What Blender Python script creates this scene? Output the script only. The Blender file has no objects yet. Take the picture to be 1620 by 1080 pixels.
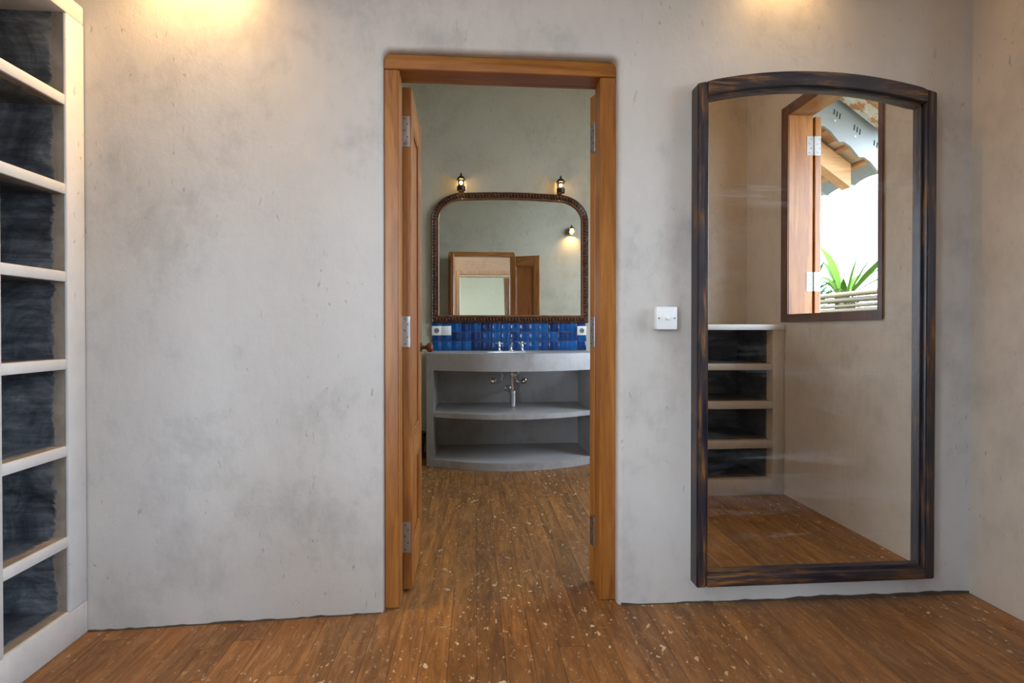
import bpy, bmesh, math, random
from mathutils import Vector, Matrix
random.seed(7)
R = math.radians
SC = bpy.context.scene
COL = SC.collection

# ------------------------------------------------------------------ camera
CAM_Y, CAM_H = -1.92, 1.05
cam = bpy.data.cameras.new('camera')
cam.sensor_width = 36.0
cam.lens = 18.0
cam.shift_y = -12.6 / 1620
cam.clip_start = 0.02
cam_ob = bpy.data.objects.new('camera', cam)
COL.objects.link(cam_ob)
cam_ob.location = (0, CAM_Y, CAM_H)
cam_ob.rotation_euler = (R(90 - 0.45), 0, R(-4.3))
SC.camera = cam_ob

# ------------------------------------------------------------------ sky and exposure
world = bpy.data.worlds.new('sky')
SC.world = world
world.use_nodes = True
wb = world.node_tree.nodes['Background']
wb.inputs['Color'].default_value = (0.70, 0.835, 1.0, 1)
wb.inputs['Strength'].default_value = 2.9
vs = SC.view_settings
vs.view_transform = 'Standard'
vs.look = 'None'
vs.gamma = 1
vs.use_curve_mapping = False
vs.exposure = 2.28

YB = 2.53          # bathroom far wall
XR = 1.972         # right wall
XF = -1.337        # front of the tall bookcase
YR = -1.72         # rear wall of the dressing room
ZC = 3.5           # ceiling


def portal(name, loc, rot, sx, sy):
    l = bpy.data.lights.new(name, 'AREA')
    l.shape = 'RECTANGLE'
    l.size, l.size_y = sx, sy
    l.cycles.is_portal = True
    o = bpy.data.objects.new(name, l)
    COL.objects.link(o)
    o.location = loc
    o.rotation_euler = rot


# portals only guide the sampling of the sky through the openings
portal('window_portal', (2.17, -0.86, 1.77), (0, R(90), 0), 1.25, 0.72)
portal('window_portal', (2.17, 1.2, 2.0), (0, R(90), 0), 2.4, 1.2)
portal('window_portal', (2.17, -3.25, 1.6), (0, R(90), 0), 3.2, 2.3)
portal('skylight_portal', (0.0, -1.1, 3.63), (0, 0, 0), 1.0, 0.6)
portal('window_portal', (-1.1, -4.77, 1.45), (R(90), 0, 0), 1.2, 2.3)
portal('window_portal', (1.4, -4.77, 1.45), (R(90), 0, 0), 0.8, 2.3)
portal('window_portal', (-1.99, -3.25, 1.6), (0, R(-90), 0), 3.2, 2.3)

# ------------------------------------------------------------------ helpers


def setp(o, label=None, cat=None, group=None, kind=None):
    if label: o['label'] = label
    if cat: o['category'] = cat
    if group: o['group'] = group
    if kind: o['kind'] = kind
    return o


def empty(name, loc=(0, 0, 0), rz=0.0, label=None, cat=None, group=None, kind=None):
    o = bpy.data.objects.new(name, None)
    COL.objects.link(o)
    o.location = loc
    o.rotation_euler = (0, 0, rz)
    o.empty_display_size = 0.05
    return setp(o, label, cat, group, kind)


def obj(name, bm, mats, parent=None, smooth=False, label=None, cat=None, group=None, kind=None):
    me = bpy.data.meshes.new(name)
    bmesh.ops.recalc_face_normals(bm, faces=bm.faces)
    bm.to_mesh(me)
    bm.free()
    for m in (mats if isinstance(mats, (list, tuple)) else [mats]):
        me.materials.append(m)
    if smooth:
        for p in me.polygons:
            p.use_smooth = True
        if smooth != True:
            me.set_sharp_from_angle(angle=R(smooth))
    o = bpy.data.objects.new(name, me)
    COL.objects.link(o)
    if parent: o.parent = parent
    return setp(o, label, cat, group, kind)


def child_abs(name, bm, mat, parent, **k):
    """mesh given in world coordinates, parented to an unrotated empty"""
    o = obj(name, bm, mat, parent=parent, **k)
    o.matrix_parent_inverse = Matrix.Translation(-Vector(parent.location))
    return o


def copy_tree(o, parent=None):
    c = o.copy()
    COL.objects.link(c)
    c.parent = parent
    for ch in list(o.children):
        copy_tree(ch, c)
    return c


def BM():
    return bmesh.new()


def box(bm, x0, x1, y0, y1, z0, z1, bev=0.0, seg=1, mi=0):
    vs_ = [bm.verts.new((x, y, z)) for x in (x0, x1) for y in (y0, y1) for z in (z0, z1)]
    fs = []
    for q in ((0, 1, 3, 2), (4, 6, 7, 5), (0, 4, 5, 1), (2, 3, 7, 6), (0, 2, 6, 4), (1, 5, 7, 3)):
        f = bm.faces.new([vs_[i] for i in q])
        f.material_index = mi
        fs.append(f)
    if bev > 0:
        es = set(e for f in fs for e in f.edges)
        bmesh.ops.bevel(bm, geom=list(es), offset=bev, segments=seg, affect='EDGES', profile=0.5)
    return bm


def bx(*a, **k):
    return box(BM(), *a, **k)


def lathe(bm, prof, c=(0, 0, 0), axis='z', n=20, mi=0):
    loop = prof[0] == prof[-1]
    """prof: list of (radius, height) along the axis"""
    rings = []
    for r, h in prof:
        ring = []
        for i in range(n):
            a = 2 * math.pi * i / n
            p = (r * math.cos(a), r * math.sin(a), h)
            if axis == 'y': p = (p[0], h, p[1])
            if axis == 'x': p = (h, p[0], p[1])
            ring.append(bm.verts.new((p[0] + c[0], p[1] + c[1], p[2] + c[2])))
        rings.append(ring)
    if loop: rings[-1] = rings[0]
    for a, b in zip(rings, rings[1:]):
        for i in range(n):
            j = (i + 1) % n
            f = bm.faces.new((a[i], a[j], b[j], b[i]))
            f.material_index = mi
    for ring in (() if loop else (rings[0], rings[-1])):
        try:
            bm.faces.new(ring).material_index = mi
        except ValueError:
            pass
    return bm


def tube(bm, pts, r, n=10, mi=0, closed=False):
    pts = [Vector(p) for p in pts]
    rr = r if isinstance(r, (list, tuple)) else [r] * len(pts)
    rings = []
    up = Vector((0, 0, 1))
    prev = None
    for i, p in enumerate(pts):
        t = (pts[min(i + 1, len(pts) - 1)] - pts[max(i - 1, 0)]).normalized()
        if prev is None:
            a = up if abs(t.z) < 0.9 else Vector((1, 0, 0))
            u = t.cross(a).normalized()
        else:
            u = (prev - t * prev.dot(t)).normalized()
        prev = u
        w = t.cross(u)
        rings.append([bm.verts.new(p + (u * math.cos(k * 2 * math.pi / n) + w * math.sin(k * 2 * math.pi / n)) * rr[i]) for k in range(n)])
    for a, b in zip(rings, rings[1:]):
        for i in range(n):
            j = (i + 1) % n
            bm.faces.new((a[i], a[j], b[j], b[i])).material_index = mi
    bm.faces.new(rings[0]).material_index = mi
    bm.faces.new(rings[-1]).material_index = mi
    return bm


def prism(bm, poly, axis, a, b, mi=0):
    """extrude a 2D polygon along an axis: 'y' poly=(x,z); 'x' poly=(y,z); 'z' poly=(x,y)"""
    def mk(p, t):
        if axis == 'y': return (p[0], t, p[1])
        if axis == 'x': return (t, p[0], p[1])
        return (p[0], p[1], t)
    A = [bm.verts.new(mk(p, a)) for p in poly]
    B = [bm.verts.new(mk(p, b)) for p in poly]
    n = len(poly)
    bm.faces.new(A).material_index = mi
    bm.faces.new(list(reversed(B))).material_index = mi
    for i in range(n):
        j = (i + 1) % n
        bm.faces.new((A[i], B[i], B[j], A[j])).material_index = mi
    return bm


def sweep(bm, path, prof, mi=0):
    """sweep profile [(inward, towards_viewer)] around a closed path lying in the xz plane; viewer is -y"""
    n = len(path)
    P = [Vector((p[0], p[1])) for p in path]
    rings = []
    for i in range(n):
        d0 = (P[i] - P[i - 1]).normalized()
        d1 = (P[(i + 1) % n] - P[i]).normalized()
        n0 = Vector((-d0.y, d0.x)); n1 = Vector((-d1.y, d1.x))
        m = (n0 + n1)
        m = m / max(m.dot(n0), 1e-6)
        rings.append([bm.verts.new((P[i].x + m.x * u, -v, P[i].y + m.y * u)) for u, v in prof])
    k = len(prof)
    for i in range(n):
        a, b = rings[i], rings[(i + 1) % n]
        for j in range(k):
            q = (j + 1) % k
            bm.faces.new((a[j], a[q], b[q], b[j])).material_index = mi
    return bm


def wall_grid(axis, us, zs, holes, t0, t1):
    """wall slab with rectangular holes; axis='x': runs along x (u=x), thickness in y; axis='y': runs along y"""
    bm = BM()
    def mk(u, t, z): return (u, t, z) if axis == 'x' else (t, u, z)
    V = {}
    def v(i, j, k):
        key = (i, j, k)
        if key not in V: V[key] = bm.verts.new(mk(us[i], (t0, t1)[k], zs[j]))
        return V[key]
    solid = lambda i, j: 0 <= i < len(us) - 1 and 0 <= j < len(zs) - 1 and (i, j) not in holes
    for i in range(len(us) - 1):
        for j in range(len(zs) - 1):
            if not solid(i, j): continue
            for k in (0, 1):
                bm.faces.new((v(i, j, k), v(i + 1, j, k), v(i + 1, j + 1, k), v(i, j + 1, k)))
            if not solid(i - 1, j): bm.faces.new((v(i, j, 0), v(i, j + 1, 0), v(i, j + 1, 1), v(i, j, 1)))
            if not solid(i + 1, j): bm.faces.new((v(i + 1, j, 0), v(i + 1, j + 1, 0), v(i + 1, j + 1, 1), v(i + 1, j, 1)))
            if not solid(i, j - 1): bm.faces.new((v(i, j, 0), v(i + 1, j, 0), v(i + 1, j, 1), v(i, j, 1)))
            if not solid(i, j + 1): bm.faces.new((v(i, j + 1, 0), v(i + 1, j + 1, 0), v(i + 1, j + 1, 1), v(i, j + 1, 1)))
    return bm, V


# ------------------------------------------------------------------ materials
class N:
    """small node-graph builder"""
    def __init__(s, name):
        s.m = bpy.data.materials.new(name)
        s.m.use_nodes = True
        s.t = s.m.node_tree
        s.b = s.t.nodes['Principled BSDF']
        s.tc = None

    def n(s, typ, **kw):
        nd = s.t.nodes.new(typ)
        for k, v in kw.items():
            setattr(nd, k, v)
        return nd

    def link(s, a, b):
        s.t.links.new(a, b)

    def put(s, sock, v):
        if isinstance(v, bpy.types.NodeSocket): s.link(v, sock)
        elif isinstance(v, (tuple, list)) and len(v) == 3 and sock.type == 'RGBA': sock.default_value = (*v, 1)
        else: sock.default_value = v

    def co(s, scale=(1, 1, 1), loc=(0, 0, 0)):
        if s.tc is None: s.tc = s.n('ShaderNodeTexCoord')
        mp = s.n('ShaderNodeMapping')
        s.link(s.tc.outputs['Object'], mp.inputs['Vector'])
        mp.inputs['Scale'].default_value = scale
        s.put(mp.inputs['Location'], loc)
        return mp.outputs[0]

    def noise(s, scale, detail=4, rough=0.55, dist=0.0, vec=None, col=False):
        nd = s.n('ShaderNodeTexNoise')
        nd.inputs['Scale'].default_value = scale
        nd.inputs['Detail'].default_value = detail
        nd.inputs['Roughness'].default_value = rough
        nd.inputs['Distortion'].default_value = dist
        s.link(vec if vec is not None else s.co(), nd.inputs['Vector'])
        return nd.outputs[1 if col else 0]

    def ramp(s, fac, stops):
        nd = s.n('ShaderNodeValToRGB')
        cr = nd.color_ramp
        while len(cr.elements) < len(stops): cr.elements.new(0.5)
        for e, (p, c) in zip(cr.elements, stops):
            e.position = p
            e.color = (*c, 1) if isinstance(c, (tuple, list)) else (c, c, c, 1)
        s.link(fac, nd.inputs[0])
        return nd.outputs[0]

    def mix(s, fac, a, b, mode='MIX'):
        nd = s.n('ShaderNodeMix', data_type='RGBA', blend_type=mode)
        s.put(nd.inputs[0], fac); s.put(nd.inputs[6], a); s.put(nd.inputs[7], b)
        return nd.outputs[2]

    def math(s, op, a, b=0.0, c=0.0):
        nd = s.n('ShaderNodeMath', operation=op)
        s.put(nd.inputs[0], a); s.put(nd.inputs[1], b)
        if len(nd.inputs) > 2: s.put(nd.inputs[2], c)
        return nd.outputs[0]

    def bump(s, h, strength=0.2, dist=0.01):
        nd = s.n('ShaderNodeBump')
        nd.inputs['Strength'].default_value = strength
        nd.inputs['Distance'].default_value = dist
        s.link(h, nd.inputs['Height'])
        s.link(nd.outputs[0], s.b.inputs['Normal'])

    def set(s, **kw):
        for k, v in kw.items():
            s.put(s.b.inputs[k.replace('_', ' ')], v)
        return s.m


def plaster(name, base, lo=0.82, hi=1.08, rough=0.55, warm=(0.86, 0.78, 0.66), warm_amt=0.35, spec=0.35):
    g = N(name)
    n1 = g.noise(1.3, 7, 0.6, 0.6)
    n2 = g.noise(5.5, 8, 0.65, 0.3, g.co((0.8, 1, 0.8)))
    n3 = g.noise(26, 5, 0.6, 0.2, g.co((1, 1, 0.5)))
    v = g.mix(0.45, n1, n2)
    v = g.mix(0.18, v, n3)
    c = g.ramp(v, [(0.32, tuple(b * lo for b in base)), (0.5, base), (0.68, tuple(b * hi for b in base))])
    w = g.ramp(g.noise(0.8, 4, 0.5, 0.4, g.co(loc=(3.1, 7.7, 2.2))), [(0.42, 0.0), (0.66, 1.0)])
    wc = g.mix(1.0, c, warm, 'MULTIPLY')
    c = g.mix(g.math('MULTIPLY', w, warm_amt), c, wc)
    # fine trowel marks and pits
    pit = g.ramp(g.noise(34, 3, 0.5, 0.6, g.co((1.6, 1.6, 0.6), (9, 4, 1))), [(0.675, 0.0), (0.71, 1.0)])
    msk = g.ramp(g.noise(2.2, 2, 0.5, 0, g.co(loc=(5, 2, 8))), [(0.46, 0.0), (0.60, 1.0)])
    pm = g.math('MULTIPLY', pit, msk)
    c = g.mix(g.math('MULTIPLY', pm, 0.5), c, tuple(b * 0.42 for b in base))
    wv = g.noise(7, 3, 0.6, 2.5, g.co((1, 1, 0.3), (1, 6, 3)))
    scr = g.ramp(wv, [(0.492, 0.0), (0.5, 1.0), (0.508, 0.0)])
    m2 = g.ramp(g.noise(1.7, 2, 0.5, 0, g.co(loc=(15, 1, 4))), [(0.56, 0.0), (0.68, 1.0)])
    c = g.mix(g.math('MULTIPLY', g.math('MULTIPLY', scr, m2), 0.14), c, tuple(b * 0.5 for b in base))
    h = g.math('ADD', g.math('MULTIPLY', n2, 0.7), g.math('MULTIPLY', n3, 0.25))
    h = g.math('SUBTRACT', h, g.math('MULTIPLY', pm, 0.05))
    g.bump(h, 0.35, 0.012)
    r = g.ramp(n2, [(0.3, rough - 0.1), (0.7, rough + 0.12)])
    return g.set(Base_Color=c, Roughness=r, Specular_IOR_Level=spec)


def wood(name, dark, mid, light, axis='z', rough=0.38, scale=1.0, knots=False, spec=0.5):
    g = N(name)
    st = {'x': (0.10, 1, 1), 'y': (1, 0.10, 1), 'z': (1, 1, 0.10)}[axis]
    info = g.n('ShaderNodeObjectInfo')
    off = g.n('ShaderNodeCombineXYZ')
    for i in range(3):
        g.link(g.math('MULTIPLY', info.outputs['Random'], 7.0 + i * 3), off.inputs[i])
    vec = g.co(tuple(a * scale for a in st), off.outputs[0])
    n1 = g.noise(9, 5, 0.55, 1.1, vec)
    n2 = g.noise(70, 4, 0.6, 0.3, vec)
    rings = g.math('SINE', g.math('MULTIPLY', n1, 34.0))
    v = g.math('ADD', g.math('MULTIPLY', rings, 0.055), g.math('ADD', g.math('MULTIPLY', n1, 0.55), g.math('MULTIPLY', n2, 0.32)))
    c = g.ramp(v, [(0.22, dark), (0.45, mid), (0.68, light)])
    if knots:
        k = g.ramp(g.noise(6, 1, 0.4, 0.0, g.co((1.2, 1.2, 0.7), off.outputs[0])), [(0.735, 0.0), (0.77, 1.0)])
        c = g.mix(g.math('MULTIPLY', k, 0.75), c, tuple(d * 0.45 for d in dark))
    g.bump(n2, 0.12, 0.003)
    return g.set(Base_Color=c, Roughness=rough, Specular_IOR_Level=spec)


M = {}
M['plaster'] = plaster('grey_beige_plaster', (0.50, 0.472, 0.442), lo=0.66, hi=1.10)
M['warm_plaster'] = plaster('warm_beige_plaster', (0.48, 0.41, 0.335), lo=0.72, hi=1.12)
M['bath_plaster'] = plaster('bathroom_plaster', (0.42, 0.395, 0.315), lo=0.76, hi=1.1)
M['whitewash'] = plaster('whitewashed_plaster', (0.60, 0.595, 0.585), lo=0.80, hi=1.1, rough=0.5, warm_amt=0.2)
M['cement'] = plaster('polished_cement', (0.37, 0.36, 0.36), lo=0.6, hi=1.2, rough=0.38, warm_amt=0.25, spec=0.5)
M['ceiling'] = plaster('ceiling_paint', (0.60, 0.57, 0.50), lo=0.95, hi=1.04, rough=0.8)
M['rear'] = plaster('rear_room_paint', (0.30, 0.31, 0.235), lo=0.95, hi=1.04, rough=0.8)
TD, TM, TL = (0.15, 0.045, 0.007), (0.31, 0.112, 0.018), (0.44, 0.185, 0.038)
for ax in 'xyz':
    M['teak_' + ax] = wood('teak_' + ax, TD, TM, TL, ax)
M['teak_panel'] = wood('teak_panel', TD, (0.33, 0.11, 0.018), (0.44, 0.17, 0.035), 'z')
M['knob_wood'] = wood('knob_wood', (0.05, 0.014, 0.004), (0.12, 0.035, 0.01), (0.2, 0.07, 0.02), 'x', 0.25)
M['pale_wood'] = wood('pale_wood', (0.34, 0.24, 0.15), (0.5, 0.38, 0.26), (0.6, 0.48, 0.35), 'z', 0.5)
M['shade_overlay'] = wood('shade_tinted_wood', (0.035, 0.014, 0.008), (0.085, 0.034, 0.018), (0.15, 0.062, 0.03), 'z', 0.4)  # darkened wood colour for the window frame's shaded inner face
M['rafter'] = wood('rafter_wood', (0.42, 0.18, 0.07), (0.6, 0.32, 0.14), (0.7, 0.42, 0.2), 'x', 0.6)


def floor_mat():
    g = N('worn_floorboards')
    info = g.n('ShaderNodeObjectInfo')
    off = g.n('ShaderNodeCombineXYZ')
    g.link(g.math('MULTIPLY', info.outputs['Random'], 13.0), off.inputs[1])
    g.link(g.math('MULTIPLY', info.outputs['Random'], 5.0), off.inputs[2])
    vec = g.co((1, 0.11, 1), off.outputs[0])
    n1 = g.noise(22, 6, 0.6, 1.0, vec)
    n2 = g.noise(120, 4, 0.65, 0.2, vec)
    v = g.math('ADD', g.math('MULTIPLY', n1, 0.65), g.math('MULTIPLY', n2, 0.35))
    grain = g.ramp(v, [(0.30, (0.095, 0.037, 0.009)), (0.48, (0.205, 0.085, 0.020)), (0.64, (0.35, 0.155, 0.040))])
    tone = g.ramp(info.outputs['Random'], [(0.0, (0.78, 0.78, 0.80)), (0.3, (0.95, 0.95, 0.95)), (0.85, (1.08, 1.04, 0.98)), (1.0, (1.4, 1.3, 1.1))])
    c = g.mix(1.0, grain, tone, 'MULTIPLY')
    # old scuffs: greyish brown worn areas
    sc = g.ramp(g.noise(2.4, 6, 0.65, 0.8, g.co((1, 0.6, 1))), [(0.40, 0.0), (0.60, 1.0)])
    c = g.mix(g.math('MULTIPLY', sc, 0.45), c, (0.135, 0.068, 0.028))
    sc2 = g.ramp(g.noise(13, 6, 0.7, 1.2, g.co((1, 0.45, 1), (2, 9, 0))), [(0.56, 0.0), (0.66, 1.0)])
    c = g.mix(g.math('MULTIPLY', sc2, 0.30), c, (0.36, 0.20, 0.095))
    sc3 = g.ramp(g.noise(42, 7, 0.75, 1.0, g.co((1, 0.30, 1), (6, 2, 1))), [(0.55, 0.0), (0.64, 1.0)])
    c = g.mix(g.math('MULTIPLY', sc3, 0.42), c, (0.40, 0.22, 0.10))
    sc4 = g.ramp(g.noise(30, 7, 0.75, 1.0, g.co((1, 0.25, 1), (1, 7, 4))), [(0.56, 0.0), (0.66, 1.0)])
    c = g.mix(g.math('MULTIPLY', sc4, 0.5), c, (0.07, 0.035, 0.018))
    # long pale scratches along the boards
    st = g.ramp(g.noise(60, 3, 0.6, 0.2, g.co((1, 0.05, 1), (4, 3, 0))), [(0.66, 0.0), (0.72, 1.0)])
    c = g.mix(g.math('MULTIPLY', st, 0.35), c, (0.42, 0.26, 0.13))
    # drops of old paint
    sp = g.ramp(g.noise(30, 2, 0.5, 0.5, g.co((1, 0.75, 1), (1, 5, 7))), [(0.675, 0.0), (0.69, 1.0)])
    mk = g.ramp(g.noise(1.8, 3, 0.5, 0, g.co(loc=(7, 1, 3))), [(0.40, 0.0), (0.56, 1.0)])
    spm = g.math('MULTIPLY', sp, mk)
    c = g.mix(g.math('MULTIPLY', spm, 0.85), c, (0.66, 0.52, 0.34))
    sp2 = g.ramp(g.noise(75, 2, 0.5, 0.3, g.co((1, 0.5, 1), (3, 3, 3))), [(0.665, 0.0), (0.69, 1.0)])
    c = g.mix(g.math('MULTIPLY', g.math('MULTIPLY', sp2, g.math('ADD', g.math('MULTIPLY', mk, 0.6), 0.4)), 0.75), c, (0.62, 0.45, 0.26))
    g.bump(g.math('ADD', n1, g.math('MULTIPLY', n2, 0.6)), 0.18, 0.004)
    r = g.ramp(n1, [(0.3, 0.52), (0.7, 0.36)])
    return g.set(Base_Color=c, Roughness=r, Specular_IOR_Level=0.42)


M['floor'] = floor_mat()


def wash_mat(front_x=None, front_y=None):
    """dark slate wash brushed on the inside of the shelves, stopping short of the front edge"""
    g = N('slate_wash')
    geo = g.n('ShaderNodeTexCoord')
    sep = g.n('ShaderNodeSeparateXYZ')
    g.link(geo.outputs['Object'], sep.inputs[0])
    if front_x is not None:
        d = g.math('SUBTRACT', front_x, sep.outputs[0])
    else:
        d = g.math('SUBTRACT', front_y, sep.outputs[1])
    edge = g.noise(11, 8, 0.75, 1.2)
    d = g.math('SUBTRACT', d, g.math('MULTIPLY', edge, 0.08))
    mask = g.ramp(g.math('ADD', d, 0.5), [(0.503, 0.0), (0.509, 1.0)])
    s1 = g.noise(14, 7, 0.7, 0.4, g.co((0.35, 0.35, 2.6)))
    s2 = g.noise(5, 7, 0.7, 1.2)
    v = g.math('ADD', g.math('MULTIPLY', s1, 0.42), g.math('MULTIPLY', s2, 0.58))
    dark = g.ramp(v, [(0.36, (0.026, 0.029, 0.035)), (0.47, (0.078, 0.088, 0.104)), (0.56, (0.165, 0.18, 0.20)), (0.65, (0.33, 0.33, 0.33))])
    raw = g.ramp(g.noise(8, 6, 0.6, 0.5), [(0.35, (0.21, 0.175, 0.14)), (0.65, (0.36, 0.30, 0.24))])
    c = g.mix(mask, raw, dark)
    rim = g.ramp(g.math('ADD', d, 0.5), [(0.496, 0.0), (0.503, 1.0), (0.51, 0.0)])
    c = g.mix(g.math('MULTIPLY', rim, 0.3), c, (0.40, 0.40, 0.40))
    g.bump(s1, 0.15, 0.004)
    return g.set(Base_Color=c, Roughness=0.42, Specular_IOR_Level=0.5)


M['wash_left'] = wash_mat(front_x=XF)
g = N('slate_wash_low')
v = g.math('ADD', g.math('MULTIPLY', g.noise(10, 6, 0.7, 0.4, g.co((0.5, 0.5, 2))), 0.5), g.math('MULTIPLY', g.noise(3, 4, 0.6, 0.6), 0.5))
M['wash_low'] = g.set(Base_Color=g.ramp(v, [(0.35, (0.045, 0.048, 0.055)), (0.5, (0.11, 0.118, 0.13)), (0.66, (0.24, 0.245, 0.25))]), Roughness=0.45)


def metal(name, col, rough, met=1.0):
    g = N(name)
    n = g.noise(40, 3, 0.5)
    return g.set(Base_Color=g.mix(n, tuple(c * 0.85 for c in col), col), Metallic=met, Roughness=g.ramp(n, [(0.3, rough * 0.8), (0.7, rough * 1.25)]))


M['steel'] = metal('galvanised_steel', (0.42, 0.41, 0.41), 0.36)
M['dull_steel'] = metal('dull_zinc', (0.40, 0.39, 0.38), 0.6, 0.5)
M['chrome'] = metal('chrome', (0.85, 0.85, 0.86), 0.10)
M['bronze'] = metal('dark_bronze', (0.045, 0.035, 0.026), 0.45, 0.7)
M['screw'] = metal('screw_dark', (0.16, 0.15, 0.14), 0.4)


def plain(name, col, rough=0.5, var=0.08, scale=30, spec=0.5):
    g = N(name)
    n = g.noise(scale, 4, 0.6)
    return g.set(Base_Color=g.mix(n, tuple(c * (1 - var) for c in col), tuple(min(1, c * (1 + var)) for c in col)), Roughness=rough, Specular_IOR_Level=spec)


M['white_plastic'] = plain('white_plastic', (0.74, 0.74, 0.73), 0.3, 0.02)
M['grey_plastic'] = plain('grey_plastic', (0.16, 0.16, 0.165), 0.4, 0.03)
M['dark_gap'] = plain('dark_recess', (0.02, 0.02, 0.02), 0.8)
M['grout'] = plain('tile_grout', (0.17, 0.17, 0.19), 0.8, 0.15)
M['board'] = plain('backing_board', (0.10, 0.07, 0.05), 0.8)


def tile_mat():
    g = N('blue_glaze')
    info = g.n('ShaderNodeObjectInfo')
    base = g.ramp(info.outputs['Random'], [(0.0, (0.002, 0.026, 0.12)), (0.3, (0.002, 0.055, 0.24)), (0.7, (0.002, 0.085, 0.31)), (1.0, (0.004, 0.125, 0.38))])
    n = g.noise(18, 4, 0.6, 0.6)
    c = g.mix(1.0, base, g.ramp(n, [(0.3, 0.58), (0.7, 1.0)]), 'MULTIPLY')
    g.bump(g.noise(9, 2), 0.25, 0.004)
    return g.set(Base_Color=c, Roughness=0.08, Specular_IOR_Level=0.6)


M['tile'] = tile_mat()


def distressed(name, axis):
    g = N(name)
    st = {'x': (0.09, 1, 1), 'z': (1, 1, 0.09)}[axis]
    n1 = g.noise(60, 5, 0.65, 0.5, g.co(st))
    n2 = g.noise(3.5, 5, 0.6, 0.5)
    v = g.math('ADD', g.math('MULTIPLY', n1, 0.62), g.math('MULTIPLY', n2, 0.38))
    c = g.ramp(v, [(0.36, (0.008, 0.0075, 0.011)), (0.50, (0.026, 0.021, 0.027)), (0.55, (0.065, 0.034, 0.020)), (0.625, (0.20, 0.085, 0.027)), (0.74, (0.32, 0.16, 0.06))])
    g.bump(n1, 0.2, 0.003)
    return g.set(Base_Color=c, Roughness=g.ramp(n1, [(0.3, 0.28), (0.7, 0.5)]), Specular_IOR_Level=0.55)


M['dist_x'] = distressed('distressed_dark_wood_x', 'x')
M['dist_z'] = distressed('distressed_dark_wood_z', 'z')
g = N('carved_mahogany')
n = g.noise(35, 4, 0.6)
M['mahogany'] = g.set(Base_Color=g.ramp(n, [(0.3, (0.028, 0.012, 0.008)), (0.55, (0.085, 0.032, 0.017)), (0.75, (0.20, 0.08, 0.035))]), Roughness=0.2)
g = N('gilded_lip')
n = g.noise(40, 4, 0.6)
M['lip'] = g.set(Base_Color=g.ramp(n, [(0.3, (0.10, 0.036, 0.014)), (0.7, (0.24, 0.10, 0.04))]), Roughness=0.3)


def mirror_mat(name, streak):
    g = N(name)
    n = g.noise(2.6, 5, 0.6, 0.7, g.co((0.35, 1, 2.4)))
    s1 = g.ramp(n, [(0.50, 0.0), (0.60, 0.4), (0.70, 1.0)])
    n2 = g.noise(16, 3, 0.6, 0.6, g.co((0.10, 1, 1.2), (2, 0, 5)))
    s2 = g.ramp(n2, [(0.60, 0.0), (0.70, 1.0)])
    dust = g.math('MULTIPLY', g.math('ADD', g.math('MULTIPLY', s1, 0.55), g.math('MULTIPLY', s2, 0.45)), streak)
    g.set(Base_Color=(0.88, 0.885, 0.865), Metallic=1.0, Roughness=0.0)
    df = g.n('ShaderNodeBsdfDiffuse')
    df.inputs['Color'].default_value = (0.62, 0.64, 0.66, 1)
    mx = g.n('ShaderNodeMixShader')
    g.link(dust, mx.inputs[0]); g.link(g.b.outputs[0], mx.inputs[1]); g.link(df.outputs[0], mx.inputs[2])
    g.link(mx.outputs[0], g.t.nodes['Material Output'].inputs['Surface'])
    return g.m


M['glass_big'] = mirror_mat('smeared_mirror', 0.19)
M['glass_bath'] = mirror_mat('bathroom_mirror_glass', 0.05)
g = N('window_pane')
M['pane'] = g.set(Base_Color=(0.9, 0.95, 0.95), Roughness=0.02, Transmission_Weight=1.0, IOR=1.45)


def emit(name, col, strength):
    g = N(name)
    g.set(Base_Color=col, Emission_Color=col, Emission_Strength=strength)
    return g.m


# ------------------------------------------------------------------ structure
DX0, DX1, DZ = -0.333, 0.549, 2.079     # doorway in the back wall
WO, WRC = 0.016, 0.030                 # rounding of the plaster edge and of the upper corners
XL_, XR_ = DX0 - WO, DX1 + WO
def yoff(x):
    ks = ((-1.80, -0.060), (XL_, 0.0), (XR_, -0.012), (XR, -0.026))
    for (xa, ya), (xb, yb) in zip(ks, ks[1:]):
        if x <= xb + 1e-6: return ya + (yb - ya) * (x - xa) / (xb - xa)
    return ks[-1][1]
def hole(o, nc=6):
    """door opening outline grown outwards by o"""
    r = WRC + o
    pts = [(DX0 - o, 0.0)]
    pts += [(DX0 - o + r - r * math.cos(i / nc * math.pi / 2), DZ + o - r + r * math.sin(i / nc * math.pi / 2)) for i in range(nc + 1)]
    pts += [(DX1 + o - r + r * math.sin(i / nc * math.pi / 2), DZ + o - r + r * math.cos(i / nc * math.pi / 2)) for i in range(nc + 1)]
    return pts + [(DX1 + o, 0.0)]
bm = BM()
rows = []
for k in range(6):
    a_ = k / 5 * math.pi / 2
    o_ = WO - WO * math.sin(a_)
    d_ = WO - WO * math.cos(a_)
    rows.append([bm.verts.new((x_, yoff(x_) + d_, z_)) for x_, z_ in hole(o_)])
rows.append([bm.verts.new((x_, 0.14, z_)) for x_, z_ in hole(0.0)])
for A, B in zip(rows, rows[1:]):
    for i in range(len(A) - 1):
        f = bm.faces.new((A[i], A[i + 1], B[i + 1], B[i]))
        f.smooth = True
def vtx(x_, z_, back=False): return bm.verts.new((x_, 0.14 if back else yoff(x_), z_))
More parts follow.
